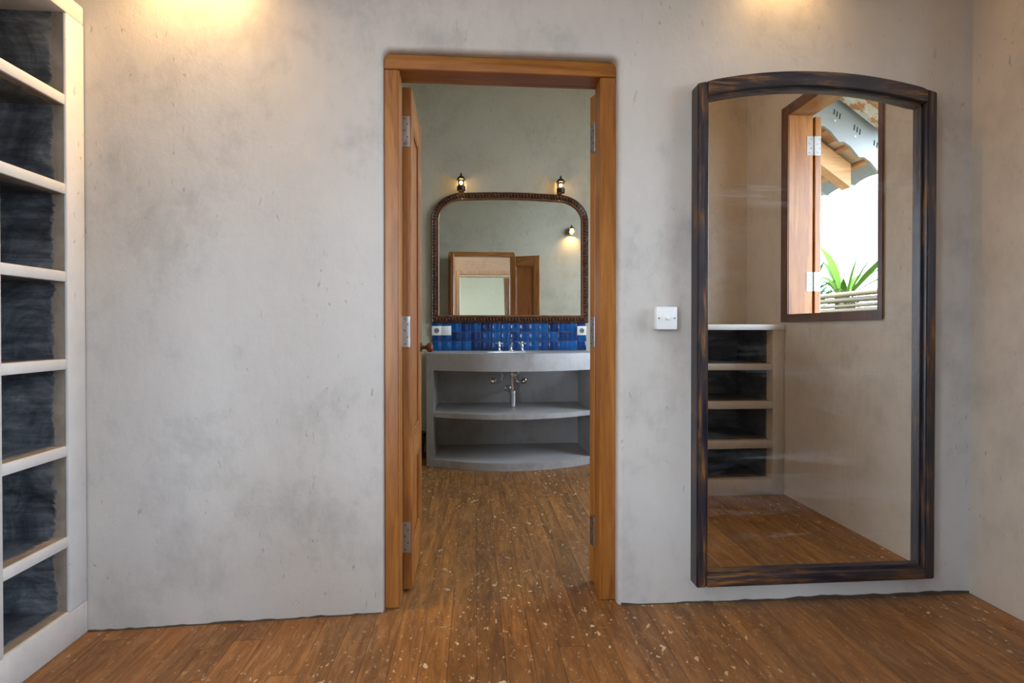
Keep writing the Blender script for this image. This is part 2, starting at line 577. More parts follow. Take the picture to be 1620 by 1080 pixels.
for back, ring, xl, xr in ((False, rows[0], XL_, XR_), (True, rows[-1], DX0, DX1)):
    tl, tr_ = vtx(xl, ZC, back), vtx(xr, ZC, back)
    for f in (bm.faces.new([ring[1], *ring[2:-2], ring[-2], tr_, tl]),
              bm.faces.new([vtx(-1.80, 0, back), ring[0], ring[1], tl, vtx(-1.80, ZC, back)]),
              bm.faces.new([ring[-1], vtx(XR, 0, back), vtx(XR, ZC, back), tr_, ring[-2]])):
        f.material_index = 1 if back else 0
obj('wall_back', bm, [M['plaster'], M['bath_plaster']], kind='structure', label='grey beige plastered wall holding the wooden doorway and the large mirror', cat='wall')

rj = random.Random(9)
wb_ = bpy.data.objects['wall_back']
M['joint'] = plain('gap_shade_paint', (0.055, 0.038, 0.026), 0.9, 0.4, 25)  # dark strip colour paints the shadow gap at the foot of the wall
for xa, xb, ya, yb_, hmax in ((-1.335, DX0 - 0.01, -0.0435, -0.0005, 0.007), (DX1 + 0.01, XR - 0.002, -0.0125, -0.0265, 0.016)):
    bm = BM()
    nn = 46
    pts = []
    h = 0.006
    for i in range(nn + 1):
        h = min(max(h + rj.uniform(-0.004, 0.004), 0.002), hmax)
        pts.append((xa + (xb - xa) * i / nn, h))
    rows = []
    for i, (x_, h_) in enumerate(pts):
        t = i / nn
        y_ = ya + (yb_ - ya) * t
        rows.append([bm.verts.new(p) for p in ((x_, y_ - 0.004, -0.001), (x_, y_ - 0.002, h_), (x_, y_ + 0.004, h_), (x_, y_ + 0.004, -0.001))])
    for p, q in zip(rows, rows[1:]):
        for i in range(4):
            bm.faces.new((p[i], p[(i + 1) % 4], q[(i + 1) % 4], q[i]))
    obj('gap_shade_strip', bm, M['joint'], parent=wb_, label='painted shade along the uneven joint where wall meets floor')

us = [-4.6, -4.4, -2.1, -1.287, -0.479, 0.60, 1.8, YB]
zs = [0, 0.02, 0.8, 1.10, 2.449, 3.2, ZC]
holes = {(1, j) for j in (1, 2, 3, 4)} | {(3, 3)} | {(5, j) for j in (2, 3, 4)}
bm, _ = wall_grid('y', us, zs, holes, XR, XR + 0.18)
obj('wall_right', bm, M['warm_plaster'], kind='structure', label='warm beige plastered side wall at the right edge of the photo', cat='wall')
bm, _ = wall_grid('y', [-4.6, -4.4, -2.1, YB], [0, 0.02, 3.2, ZC], {(1, 1)}, -1.98, -1.80)
obj('wall_left', bm, M['plaster'], kind='structure', label='plastered side wall behind the tall bookcase', cat='wall')
bm, _ = wall_grid('x', [-1.80, -1.25, -0.42, -0.23, 0.72, 0.88, 1.42, XR], [0, 0.45, 1.15, 1.985, 2.3, ZC], {(3, 0), (3, 1), (3, 2), (1, 1), (1, 2), (1, 3)}, YR - 0.2, YR)
obj('wall_rear', bm, M['warm_plaster'], kind='structure', label='plastered wall with a doorway, opposite the wooden double door, seen in the mirrors', cat='wall')
obj('wall_bathroom', bx(-1.98, XR + 0.18, YB, YB + 0.15, 0, ZC), M['bath_plaster'], kind='structure', label='greenish grey bathroom wall behind the carved mirror', cat='wall')
obj('wall_bathroom_left', bx(-1.20, -1.08, 0.14, YB, 0, ZC), M['bath_plaster'], kind='structure', label='bathroom side wall hidden beyond the left door leaf', cat='wall')
bm, _ = wall_grid('x', [-1.98, -1.7, -0.5, 1.0, 1.8, XR + 0.18], [0, 0.3, 2.6, ZC], {(1, 1), (3, 1)}, -4.75, -4.6)
obj('wall_bedroom', bm, M['rear'], kind='structure', label='pale green wall seen through the far doorway in the bathroom mirror', cat='wall')
bm = BM()
SKY = (-0.50, 0.50, -1.40, -0.80)         # unseen roof light added to bring daylight into the dressing room
box(bm, -1.98, SKY[0], -4.75, YB + 0.15, ZC, ZC + 0.12)
box(bm, SKY[1], XR + 0.18, -4.75, YB + 0.15, ZC, ZC + 0.12)
box(bm, SKY[0], SKY[1], -4.75, SKY[2], ZC, ZC + 0.12)
box(bm, SKY[0], SKY[1], SKY[3], YB + 0.15, ZC, ZC + 0.12)
obj('ceiling', bm, M['ceiling'], kind='structure', label='pale plastered ceiling above the rooms', cat='ceiling')

w = empty('added_roof_light', (0, -1.1, ZC), label='unseen roof light added for daylight above the dressing room, out of the picture', cat='window', kind='structure')
for b_ in ((SKY[0], SKY[0] + 0.04, SKY[2], SKY[3]), (SKY[1] - 0.04, SKY[1], SKY[2], SKY[3]), (SKY[0] + 0.04, SKY[1] - 0.04, SKY[2], SKY[2] + 0.04), (SKY[0] + 0.04, SKY[1] - 0.04, SKY[3] - 0.04, SKY[3])):
    child_abs('window_frame', bx(*b_, ZC, ZC + 0.12), M['teak_x'], w)

# floor with separate boards running towards the bathroom
fl = obj('floor', bx(-1.98, XR + 0.18, -4.75, YB + 0.15, -0.14, -0.02), M['board'], kind='structure', label='worn brown plank floor speckled with paint drops', cat='floor')
obj('bedroom_flooring', bx(-1.80, XR, -4.6, YR - 0.11, -0.02, 0.0), M['floor'], parent=fl)
PW = 0.0905
rnd = random.Random(3)
x = -1.80
while x < XR - 0.01:
    x1 = min(x + PW, XR)
    y = YR - 0.11
    first = True
    while y < YB - 0.01:
        ln = rnd.uniform(0.5, 1.9) if first else rnd.uniform(1.3, 2.3)
        first = False
        y1 = min(y + ln, YB)
        if YB - y1 < 0.3: y1 = YB
        dz = rnd.uniform(-0.0010, 0.0)
        if not (x1 < -1.40 and y > -0.1):
            bm = BM()
            gp = 0.0004
            a, b, c_, d = x + gp, x1 - gp, y + gp, y1 - gp
            e = 0.0008
            lo = [bm.verts.new(p) for p in ((a, c_, -0.02), (b, c_, -0.02), (b, d, -0.02), (a, d, -0.02))]
            mi_ = [bm.verts.new(p) for p in ((a, c_, dz - e), (b, c_, dz - e), (b, d, dz - e), (a, d, dz - e))]
            hi = [bm.verts.new(p) for p in ((a + e, c_ + e, dz), (b - e, c_ + e, dz), (b - e, d - e, dz), (a + e, d - e, dz))]
            for A, B in ((lo, mi_), (mi_, hi)):
                for i in range(4):
                    bm.faces.new((A[i], A[(i + 1) % 4], B[(i + 1) % 4], B[i]))
            bm.faces.new(hi)
            obj('plank', bm, M['floor'], parent=fl)
        y = y1
    x = x1

# ------------------------------------------------------------------ door frame (trim_1) and door leaves
tr = empty('trim_1', (0.108, 0.08, 0), label='orange teak door frame set into the plastered wall', cat='door frame', kind='structure')
FY0, FY1 = 0.028, 0.135
child_abs('jamb', bx(DX0, -0.281, FY0, FY1, 0, 2.021, 0.003), M['teak_z'], tr)
child_abs('jamb', bx(0.492, DX1, FY0, FY1, 0, 2.021, 0.003), M['teak_z'], tr)
child_abs('door_head', bx(DX0, DX1, FY0 - 0.002, FY1, 2.022, DZ, 0.003), M['teak_x'], tr)
# small rebate strips on the bathroom side of the frame
child_abs('stop_strip', bx(-0.281, -0.277, FY0 + 0.002, 0.096, 0, 2.02, 0.001), M['teak_z'], tr)
child_abs('stop_strip', bx(0.488, 0.492, FY0 + 0.002, 0.096, 0, 2.02, 0.001), M['teak_z'], tr)


def hinge(parent, z, x0, width, side, leafy, h=0.122):
    """butt hinge on the hinge edge of a leaf: local plane x=0, plate spread along y"""
    hg = obj('hinge', box(BM(), -0.0022, 0.0005, leafy, leafy + width, z - h / 2, z + h / 2), M['steel'], parent=parent, label='steel butt hinge')
    bm = BM()
    for k in range(7):
        za = z - h / 2 + k * h / 7
        lathe(bm, [(0.0052, za + 0.001), (0.0052, za + h / 7 - 0.001)], (-0.004, x0, 0), 'z', 10)
    lathe(bm, [(0.0025, z - h / 2 - 0.002), (0.0025, z + h / 2 + 0.002)], (-0.004, x0, 0), 'z', 8)
    obj('hinge_pin', bm, M['steel'], parent=hg, smooth=40)
    for i, q in enumerate((-0.40, -0.18, 0.04, 0.24, 0.42)):
        bm = BM()
        yy = leafy + width * (0.70 if i % 2 == 0 else 0.32)
        lathe(bm, [(0.0034, -0.0032), (0.0028, -0.0018)], (0, yy, z + q * h), 'x', 8)
        obj('screw', bm, M['screw'], parent=hg)


def door_leaf(name, loc, rz, label, knob):
    w, t, z0, z1 = 0.400, 0.037, 0.008, 2.014
    L = empty(name, loc, rz, label=label, cat='door', kind='structure')
    sw = 0.078
    b = 0.0025
    obj('stile', bx(0, sw, 0, t, z0, z1, b), M['teak_z'], L)
    obj('stile', bx(w - sw, w, 0, t, z0, z1, b), M['teak_z'], L)
    rails = [(z0, 0.17), (0.50, 0.62), (1.885, z1)]
    for a, c in rails:
        obj('rail', bx(sw, w - sw, 0.0005, t - 0.0005, a, c, b), M['teak_x'], L)
    for a, c in ((0.17, 0.50), (0.62, 1.885)):
        p = obj('panel', bx(sw - 0.004, w - sw + 0.004, 0.012, t - 0.012, a - 0.004, c + 0.004), M['teak_panel'], L)
        # moulding bead on both faces
        bm = BM()
        for yy0, yy1 in ((0.003, 0.013), (t - 0.013, t - 0.003)):
            box(bm, sw, sw + 0.012, yy0, yy1, a, c, 0.003)
            box(bm, w - sw - 0.012, w - sw, yy0, yy1, a, c, 0.003)
            box(bm, sw + 0.012, w - sw - 0.012, yy0, yy1, a, a + 0.012, 0.003)
            box(bm, sw + 0.012, w - sw - 0.012, yy0, yy1, c - 0.012, c, 0.003)
        obj('bead', bm, M['teak_z'], p)
    for z in (1.837, 1.041, 0.219):
        if knob:
            hinge(L, z, t + 0.004, 0.030, 1, t - 0.0305)
        else:
            hinge(L, z, -0.004, 0.030, 1, 0.0005)
    if knob:
        bm = BM()
        lathe(bm, [(0.021, 0), (0.021, -0.004), (0.009, -0.008), (0.009, -0.024), (0.019, -0.032), (0.024, -0.042), (0.021, -0.052), (0.010, -0.058), (0.0, -0.059)], (w - 0.04, 0, 0.966), 'y', 20)
        obj('knob', bm, M['knob_wood'], L, smooth=40, label='round dark wooden knob')
        bm = BM()
        lathe(bm, [(0.021, t), (0.021, t + 0.004), (0.009, t + 0.008), (0.009, t + 0.024), (0.019, t + 0.032), (0.024, t + 0.042), (0.021, t + 0.052), (0.010, t + 0.058), (0.0, t + 0.059)], (w - 0.04, 0, 0.966), 'y', 20)
        obj('knob', bm, M['knob_wood'], L, smooth=40)
    return L


door_leaf('door_1', (-0.2455, 0.150, 0), R(90.3), 'left teak door leaf swung square into the bathroom, hinged edge facing us', True)
door_leaf('door_2', (0.497, 0.152, 0), R(21), 'right teak door leaf folded back behind the frame, mostly seen in the bathroom mirror', False)

# ------------------------------------------------------------------ tall built-in bookcase at the left
bc = empty('built_in_bookcase', (XF, -0.3, 0), label='tall whitewashed built-in bookcase with slate washed inside, at the left edge', cat='bookcase')
WL = -1.80
YE = -1.00
CT = 2.155
def bca(name, bm, mats, **k): return child_abs(name, bm, mats, bc, **k)
# uprights: front lip whitewashed, inside washed slate
ups = [(-0.125, -0.045), (-0.53, -0.358 - 0.02), (YE, YE + 0.08)]
ups = [(-0.122, -0.044), (-0.445, -0.360), (YE, YE + 0.08)]
for a, b in ups:
    u = bca('upright', bx(WL, XF - 0.012, a + 0.0005, b - 0.0005, 0.112, 2.094), M['wash_left'])
    o = obj('front_lip', bx(XF - 0.012, XF, a, b, 0.112, 2.094, 0.004, 2), M['whitewash'], parent=u, smooth=40)
    o.matrix_parent_inverse = u.matrix_parent_inverse.copy() @ Matrix.Identity(4)
    o.matrix_parent_inverse = Matrix.Identity(4)
bca('top_rail', bx(WL, XF, YE, -0.044, 2.094, CT, 0.005, 2), M['whitewash'], smooth=40)
pl = bca('plinth', bx(WL, XF, YE, -0.042, 0.0, 0.112, 0.005, 2), M['whitewash'], smooth=40)
bca('back_panel', bx(WL, WL + 0.03, YE, -0.05, 0.112, 2.094), M['wash_left'])
for a, b in ((-0.360, -0.122), (YE + 0.08, -0.445)):
    bca('bay_floor', bx(WL + 0.03, XF - 0.012, a, b, 0.112, 0.116), M['wash_left'])
    for zt in (1.823, 1.530, 1.241, 0.952, 0.664, 0.362):
        s_ = bca('shelf', bx(WL + 0.03, XF - 0.015, a, b, zt - 0.033, zt), M['wash_left'])
        o = obj('front_edge', bx(XF - 0.0155, XF - 0.004, a, b, zt - 0.034, zt + 0.0005, 0.003, 2), M['whitewash'], parent=s_, smooth=40)

# ------------------------------------------------------------------ low shelf unit in the rear corner (seen in the large mirror)
LY = -1.262
LX0 = 0.86
ls = empty('low_shelf_unit', (1.4, LY - 0.2, 0), label='low plastered shelf unit under the window, seen in the large mirror', cat='shelf unit')
def lsa(name, bm, mats, **k): return child_abs(name, bm, mats, ls, **k)
lsa('top_slab', bx(LX0 - 0.01, XR - 0.002, YR, LY + 0.006, 1.046, 1.082, 0.006, 2), M['whitewash'], smooth=40)
lsa('side_wall', bx(1.894, XR - 0.002, YR, LY, 0, 1.046, 0.004, 2), M['warm_plaster'], smooth=40)
lsa('side_wall', bx(LX0, LX0 + 0.08, YR, LY, 0, 1.046, 0.004, 2), M['warm_plaster'], smooth=40)
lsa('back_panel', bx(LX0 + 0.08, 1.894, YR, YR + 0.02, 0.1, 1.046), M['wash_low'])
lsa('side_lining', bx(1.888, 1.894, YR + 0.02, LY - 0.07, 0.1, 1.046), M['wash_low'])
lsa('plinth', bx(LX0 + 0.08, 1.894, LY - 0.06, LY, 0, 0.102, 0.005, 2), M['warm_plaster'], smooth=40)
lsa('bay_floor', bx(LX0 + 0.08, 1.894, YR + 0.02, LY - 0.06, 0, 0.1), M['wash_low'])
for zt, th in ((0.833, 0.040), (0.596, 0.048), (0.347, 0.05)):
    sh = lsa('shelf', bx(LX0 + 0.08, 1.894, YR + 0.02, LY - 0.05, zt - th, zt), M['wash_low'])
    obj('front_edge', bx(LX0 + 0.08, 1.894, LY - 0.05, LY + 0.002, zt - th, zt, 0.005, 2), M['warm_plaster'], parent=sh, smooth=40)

# ------------------------------------------------------------------ window_1 in the right wall
w1 = empty('window_1', (XR + 0.08, -0.88, 1.10), label='open orange wood casement window reflected in the large mirror', cat='window', kind='structure')
def w1a(name, bm, mats, **k): return child_abs(name, bm, mats, w1, **k)
WX0, WX1 = XR - 0.006, XR + 0.155
w1a('window_jamb', bx(WX0, WX1, -1.287, -1.221, 1.10, 2.449, 0.004), M['teak_z'])
w1a('window_jamb', bx(WX0, WX1, -0.505, -0.479, 1.10, 2.449, 0.004), M['teak_z'])
for b_ in ((-1.290, -1.221, 1.097, 2.452), (-0.505, -0.476, 1.097, 2.452), (-1.221, -0.505, 2.39, 2.452), (-1.221, -0.505, 1.097, 1.145)):
    w1a('overlay', bx(WX0 - 0.006, WX0, *b_, 0.001), M['shade_overlay'], label='added inner shade-tinted casing')  # thin added strip, its dark colour gives the frame face its shade
w1a('window_head', bx(WX0, WX1, -1.221, -0.505, 2.39, 2.449, 0.004), M['teak_y'])
w1a('window_sill', bx(WX0, WX1, -1.221, -0.505, 1.10, 1.145, 0.004), M['teak_y'])
# casement leaf swung right round against the outside wall
SX0, SX1, SY1 = XR + 0.165, XR + 0.205, -1.217
sash = w1a('casement', bx(SX0, SX1, SY1 - 0.07, SY1, 1.15, 2.385, 0.003), M['teak_z'])
o = []
def sub(name, bm, mat, par):
    q = obj(name, bm, mat, parent=par)
    return q
sub('casement_stile', bx(SX0, SX1, SY1 - 0.66, SY1 - 0.59, 1.15, 2.385, 0.003), M['teak_z'], sash)
for z0_, z1_ in ((1.15, 1.23), (2.305, 2.385)):
    sub('casement_rail', bx(SX0, SX1, SY1 - 0.59, SY1 - 0.07, z0_, z1_, 0.003), M['teak_y'], sash)
sub('pane', bx(SX0 + 0.016, SX0 + 0.022, SY1 - 0.59, SY1 - 0.07, 1.23, 2.305), M['pane'], sash)
for zc in (2.20, 1.35):
    hb = BM()
    box(hb, XR + 0.112, WX1 + 0.001, -1.2215, -1.2185, zc - 0.06, zc + 0.06)
    box(hb, SX0 + 0.001, SX1 - 0.003, -1.2185, -1.2155, zc - 0.06, zc + 0.06)
    lathe(hb, [(0.005, zc - 0.06), (0.005, zc + 0.06)], (XR + 0.160, -1.2165, 0), 'z', 10)
    hg = w1a('hinge', hb, M['dull_steel'], label='pale steel butt hinge')
    for i, q in enumerate((-0.042, -0.016, 0.012, 0.042)):
        for xx in (XR + 0.126 + 0.012 * (i % 2), XR + 0.178 + 0.012 * (i % 2)):
            sb = BM()
            lathe(sb, [(0.0035, -1.2150), (0.0035, -1.2145)], (xx, 0, zc + q), 'y', 8)
            # sits on the plate
            sub('screw', sb, M['screw'], hg)
# unseen openings added to let in more daylight
for nm, (ya, yb_), (za, zb), xw, lab in (('added_window_2', (0.60, 1.8), (0.8, 3.2), XR - 0.005, 'unseen wooden window added to light the bathroom, beyond the right door leaf'),
                                          ('added_window_3', (-4.4, -2.1), (0.02, 3.2), XR - 0.005, 'unseen wide wooden window opening, added for daylight, at the right of the room behind the camera'),
                                          ('added_window_4', (-4.4, -2.1), (0.02, 3.2), -1.945, 'unseen wide wooden window opening, added for daylight, at the left of the room behind the camera')):
    w = empty(nm, (xw + 0.08, (ya + yb_) / 2, za), label=lab, cat='window', kind='structure')
    for nme, b_, mt in (('window_jamb', (ya, ya + 0.06, za, zb), 'teak_z'), ('window_jamb', (yb_ - 0.06, yb_, za, zb), 'teak_z'),
                        ('window_head', (ya + 0.06, yb_ - 0.06, zb - 0.06, zb), 'teak_y'), ('window_sill', (ya + 0.06, yb_ - 0.06, za, za + 0.05), 'teak_y')):
        child_abs(nme, bx(xw, xw + 0.15, *b_, 0.004), M[mt], w)

for nm, xs_, zs_, yw, lab in (('added_window_6', (-1.7, -0.5), (0.3, 2.6), -4.73, 'unseen left window, added for daylight, in the pale green far wall of the room behind the camera'),
                              ('added_window_7', (1.0, 1.8), (0.3, 2.6), -4.73, 'unseen right window, added for daylight, in the pale green far wall of the room behind the camera'),
                              ('added_window_8', (-1.25, -0.42), (0.45, 2.3), YR - 0.16, 'unseen unglazed opening, added for daylight, left of the far doorway, behind the camera')):
    w = empty(nm, (sum(xs_) / 2, yw + 0.06, zs_[0]), label=lab, cat='window', kind='structure')  # unseen openings added so frontal daylight reaches the dressing room
    for nme, b_, mt in (('window_jamb', (xs_[0], xs_[0] + 0.04, *zs_), 'teak_z'), ('window_jamb', (xs_[1] - 0.04, xs_[1], *zs_), 'teak_z'),
                        ('window_head', (xs_[0] + 0.04, xs_[1] - 0.04, zs_[1] - 0.04, zs_[1]), 'teak_x'), ('window_sill', (xs_[0] + 0.04, xs_[1] - 0.04, zs_[0], zs_[0] + 0.04), 'teak_x')):
        child_abs(nme, bx(b_[0], b_[1], yw, yw + 0.12, b_[2], b_[3], 0.003), M[mt], w)

# pale wooden surround of the far doorway
t2 = empty('trim_2', (0.25, YR + 0.01, 0), label='pale wooden surround of the far doorway, seen in the bathroom mirror', cat='door frame', kind='structure')
child_abs('jamb', bx(-0.29, -0.23, YR, YR + 0.022, 0, 2.045, 0.004), M['pale_wood'], t2)
child_abs('jamb', bx(0.72, 0.78, YR, YR + 0.022, 0, 2.045, 0.004), M['pale_wood'], t2)
child_abs('door_head', bx(-0.23, 0.72, YR, YR + 0.022, 1.985, 2.045, 0.004), M['pale_wood'], t2)

# ------------------------------------------------------------------ large arched mirror on the back wall
lm = empty('arched_wall_mirror', (1.308, -0.045, 0.08), label='large arched mirror in a worn blackish wooden frame on the plaster wall', cat='mirror')
def lma(name, bm, mats, **k): return child_abs(name, bm, mats, lm, **k)
MX0, MX1, MZ0, MZS = 0.831, 1.783, 0.083, 1.964
RISE = 0.060
YF, YK = -0.072, -0.012       # front and back of the frame
FW = 0.040
mcx, mhw = (MX0 + MX1) / 2, (MX1 - MX0) / 2
def arch(x, off=0.0):
    # circular segment through the spring points
    r = (mhw * mhw + RISE * RISE) / (2 * RISE)
    cz = MZS + RISE - r
    return cz + math.sqrt((r - off) ** 2 - (x - mcx) ** 2)
def arch_strip(bm, x0, x1, offa, offb, ya, yb_, n=36, bev=0.0):
    A = []
    for i in range(n + 1):
        x_ = x0 + (x1 - x0) * i / n
        A.append([bm.verts.new((x_, yy, arch(x_, of))) for of, yy in ((offa, ya), (offb, ya), (offb, yb_), (offa, yb_))])
    for p, q in zip(A, A[1:]):
        for i in range(4):
            j = (i + 1) % 4
            bm.faces.new((p[i], p[j], q[j], q[i]))
    bm.faces.new(A[0]); bm.faces.new(list(reversed(A[-1])))
    if bev:
        es_ = [e for e in bm.edges if abs(e.verts[0].co.x - e.verts[1].co.x) > 1e-4]
        bmesh.ops.bevel(bm, geom=es_, offset=bev, segments=2, affect='EDGES')
    return bm
def stile(x0, x1, inner):
    bm = BM()
    za, zb = arch(x0, 0.0), arch(x1, 0.0)
    prism(bm, [(x0, MZ0), (x1, MZ0), (x1, zb), (x0, za)], 'y', YF, YK)
    bmesh.ops.bevel(bm, geom=list(bm.edges), offset=0.005, segments=2, affect='EDGES')
    return bm
lma('frame_stile', stile(MX0, MX0 + FW, 1), M['dist_z'], smooth=40)
lma('frame_stile', stile(MX1 - FW, MX1, -1), M['dist_z'], smooth=40)
lma('frame_rail', bx(MX0 + FW, MX1 - FW, YF, YK, MZ0, MZ0 + 0.042, 0.005, 2), M['dist_x'], smooth=40)
lma('frame_rail', arch_strip(BM(), MX0 + FW, MX1 - FW, 0.0, 0.050, YF, YK, bev=0.005), M['dist_x'], smooth=40)
IX0, IX1 = MX0 + FW, MX1 - FW
# inner moulding steps
bm = BM()
box(bm, IX0, IX0 + 0.012, -0.050, YK, MZ0 + 0.042, arch(IX0 + 0.006, 0.048), 0.002)
box(bm, IX1 - 0.012, IX1, -0.050, YK, MZ0 + 0.042, arch(IX1 - 0.006, 0.048), 0.002)
lma('inner_moulding', bm, M['dist_z'])
lma('inner_moulding', bx(IX0 + 0.012, IX1 - 0.012, -0.050, YK, MZ0 + 0.040, MZ0 + 0.053, 0.002), M['dist_x'])
lma('inner_moulding', arch_strip(BM(), IX0, IX1, 0.048, 0.062, -0.050, YK, bev=0.002), M['dist_x'], smooth=40)
bm = BM()
poly = [(IX0 + 0.004, MZ0 + 0.045), (IX1 - 0.004, MZ0 + 0.045)] + [(IX1 - 0.004 - (IX1 - IX0 - 0.008) * i / 32, arch(IX1 - 0.004 - (IX1 - IX0 - 0.008) * i / 32, 0.055)) for i in range(33)]
prism(bm, poly, 'y', -0.035, -0.030)
lma('mirror_glass', bm, M['glass_big'])
bm = BM()
prism(bm, [(p[0], p[1]) for p in poly], 'y', -0.029, -0.026)
lma('backing', bm, M['board'])
# wall blocks behind that carry it
for z in (1.80, 0.30):
    lma('hanging_block', bx(mcx - 0.3, mcx + 0.3, -0.0265, -0.014, z - 0.03, z + 0.03), M['board'])

# ------------------------------------------------------------------ light switch
sw_ = empty('light_switch', (0.723, -0.015, 1.092), label='white square surface mounted switch box between doorway and large mirror', cat='switch')
child_abs('switch_box', bx(0.684, 0.762, -0.043, -0.014, 1.051, 1.134, 0.004, 2), M['white_plastic'], sw_, smooth=40)
child_abs('face_plate', bx(0.683, 0.763, -0.050, -0.043, 1.050, 1.135, 0.003, 2), M['white_plastic'], sw_, smooth=40)
bm = lathe(BM(), [(0.009, -0.050), (0.009, -0.052), (0.0062, -0.053), (0.005, -0.062), (0.0055, -0.069), (0.0, -0.071)], (0.7215, 0, 1.092), 'y', 16)
child_abs('toggle', bm, M['white_plastic'], sw_, smooth=40)
for xx in (0.692, 0.752):
    child_abs('screw', lathe(BM(), [(0.003, -0.050), (0.003, -0.0508)], (xx, 0, 1.092), 'y', 10), M['screw'], sw_)

# ------------------------------------------------------------------ lantern wall lamps
def lantern(loc, rz, label, power, open_base=False, group='small lantern wall lamps'):
    """wall at local y=0, lamp towards -y"""
    L = empty('wall_lantern', loc, rz, label=label, cat='wall lamp', group=group)
    cy = -0.062
    obj('wall_plate', bx(-0.022, 0.022, -0.010, 0.0, 0.0 if open_base else -0.065, 0.05, 0.004, 2), M['bronze'], L, smooth=40)
    obj('arm', tube(BM(), [(0, -0.008, 0.030), (0, -0.030, 0.050), (0, -0.050, 0.058), (0, cy, 0.052)], 0.005, 8), M['bronze'], L, smooth=40)
    cap = obj('cap', lathe(BM(), [(0.040, 0.026), (0.040, 0.031), (0.033, 0.038), (0.026, 0.050), (0.013, 0.058), (0.008, 0.064), (0.008, 0.072)], (0, cy, 0), 'z', 18), M['bronze'], L, smooth=35)
    obj('finial', lathe(BM(), [(0.004, 0.072), (0.008, 0.077), (0.004, 0.083), (0.0, 0.088)], (0, cy, 0), 'z', 12), M['bronze'], cap, smooth=35)
    for k in range(4):
        a = math.pi / 4 + k * math.pi / 2
        px_, py_ = 0.033 * math.cos(a), cy + 0.033 * math.sin(a)
        obj('post', bx(px_ - 0.0028, px_ + 0.0028, py_ - 0.0028, py_ + 0.0028, -0.030, 0.028), M['bronze'], L)
    obj('collar', lathe(BM(), [(0.036, -0.030), (0.036, -0.036 if open_base else -0.064), (0.031, -0.038 if open_base else -0.066), (0.031, -0.030), (0.036, -0.030)], (0, cy, 0), 'z', 18), M['bronze'], L, smooth=35)
    if open_base:  # added shield keeps the bulb from lighting the wall except below
        sb = BM()
        na = 16
        for r0, r1 in ((0.035, 0.033),):
            col_ = []
            for i in range(na + 1):
                a = R(-20) + R(220) * i / na
                col_.append([sb.verts.new((r_ * math.cos(a), cy + r_ * math.sin(a), z_)) for r_, z_ in ((r0, 0.028), (r0, -0.036), (r1, -0.036), (r1, 0.028))])
            for p, q in zip(col_, col_[1:]):
                for i in range(4):
                    sb.faces.new((p[i], p[(i + 1) % 4], q[(i + 1) % 4], q[i]))
        obj('back_shield', sb, M['bronze'], L, smooth=40)
    obj('socket', lathe(BM(), [(0.010, 0.030), (0.010, 0.016), (0.007, 0.012)], (0, cy, 0), 'z', 12), M['bronze'], L, smooth=35)
    bs_ = 1.0 if open_base else 0.68
    area = 4 * math.pi * (0.019 * bs_) ** 2
    obj('bulb', lathe(BM(), [(r_ * bs_, z_ * bs_ + (1 - bs_) * 0.012) for r_, z_ in ((0.006, 0.018), (0.014, 0.010), (0.019, -0.002), (0.016, -0.014), (0.009, -0.021), (0.0, -0.024))], (0, cy, 0), 'z', 14), emit('warm_bulb', (1.0, 0.60, 0.22), power / (math.pi * area)), L, smooth=True, label='glowing warm bulb')
    return L


lantern((-0.104, YB, 2.297), 0, 'small lit bronze lantern above the left shoulder of the carved mirror', 0.16)
lantern((0.752, YB, 2.293), 0, 'small lit bronze lantern above the right shoulder of the carved mirror', 0.16)
lantern((1.305, 0.14, 2.36), R(180), 'small lit bronze lantern seen only as a reflection in the carved mirror', 3.5, True)
lantern((-0.97, -0.032, 2.50), 0, 'bronze lantern just above the photo casting the warm glow at upper left', 15.0, True)
lantern((1.19, -0.018, 2.56), 0, 'bronze lantern just above the photo over the large arched mirror', 4.5, True)

# ------------------------------------------------------------------ bathroom: vanity
VX0, VX1 = -0.362, 0.968
VC, VHW = (VX0 + VX1) / 2, (VX1 - VX0) / 2
def front(x, bow=0.20, ys=2.052):
    return ys - bow * (1 - ((x - VC) / VHW) ** 2)
vn = empty('washstand', (VC, 2.3, 0), label='bow-fronted grey cement washstand with two open niches', cat='washstand')
def vna(name, bm, mats, **k): return child_abs(name, bm, mats, vn, **k)
def slab(x0, x1, z0, z1, inset=0.0, n=40, yb_=YB, bev=0.004):
    bm = BM()
    pts = [(x0 + (x1 - x0) * i / n, front(x0 + (x1 - x0) * i / n) + inset) for i in range(n + 1)]
    prism(bm, pts + [(x1, yb_), (x0, yb_)], 'z', z0, z1)
    if bev:
        es_ = [e for e in bm.edges if all(v.co.y < yb_ - 0.05 for v in e.verts) and abs(e.verts[0].co.z - e.verts[1].co.z) < 1e-5]
        bmesh.ops.bevel(bm, geom=es_, offset=bev, segments=2, affect='EDGES')
    return bm
# counter with a sunk oval basin
bm = BM()
n = 48
CZ0, CZ1 = 0.832, 0.868
outl = []
BCX, BCY = 0.318, 2.21
def outline(t):
    """point of the counter outline hit by a ray at angle t from the basin centre"""
    d = (math.cos(t), math.sin(t))
    lo_, hi_ = 0.0, 3.0
    for _ in range(40):
        m_ = (lo_ + hi_) / 2
        px_, py_ = BCX + d[0] * m_, BCY + d[1] * m_
        inside = VX0 <= px_ <= VX1 and py_ <= YB and py_ >= front(px_)
        if inside: lo_ = m_
        else: hi_ = m_
    return (BCX + d[0] * lo_, BCY + d[1] * lo_)
angs = sorted([2 * math.pi * i / n for i in range(n)] + [math.atan2(cy_ - BCY, cx_ - BCX) % (2 * math.pi) for cx_, cy_ in ((VX0, YB), (VX1, YB), (VX0, front(VX0)), (VX1, front(VX1)))])
n = len(angs)
out = [outline(a) for a in angs]
inn = [(BCX + 0.21 * math.cos(a), BCY + 0.145 * math.sin(a)) for a in angs]
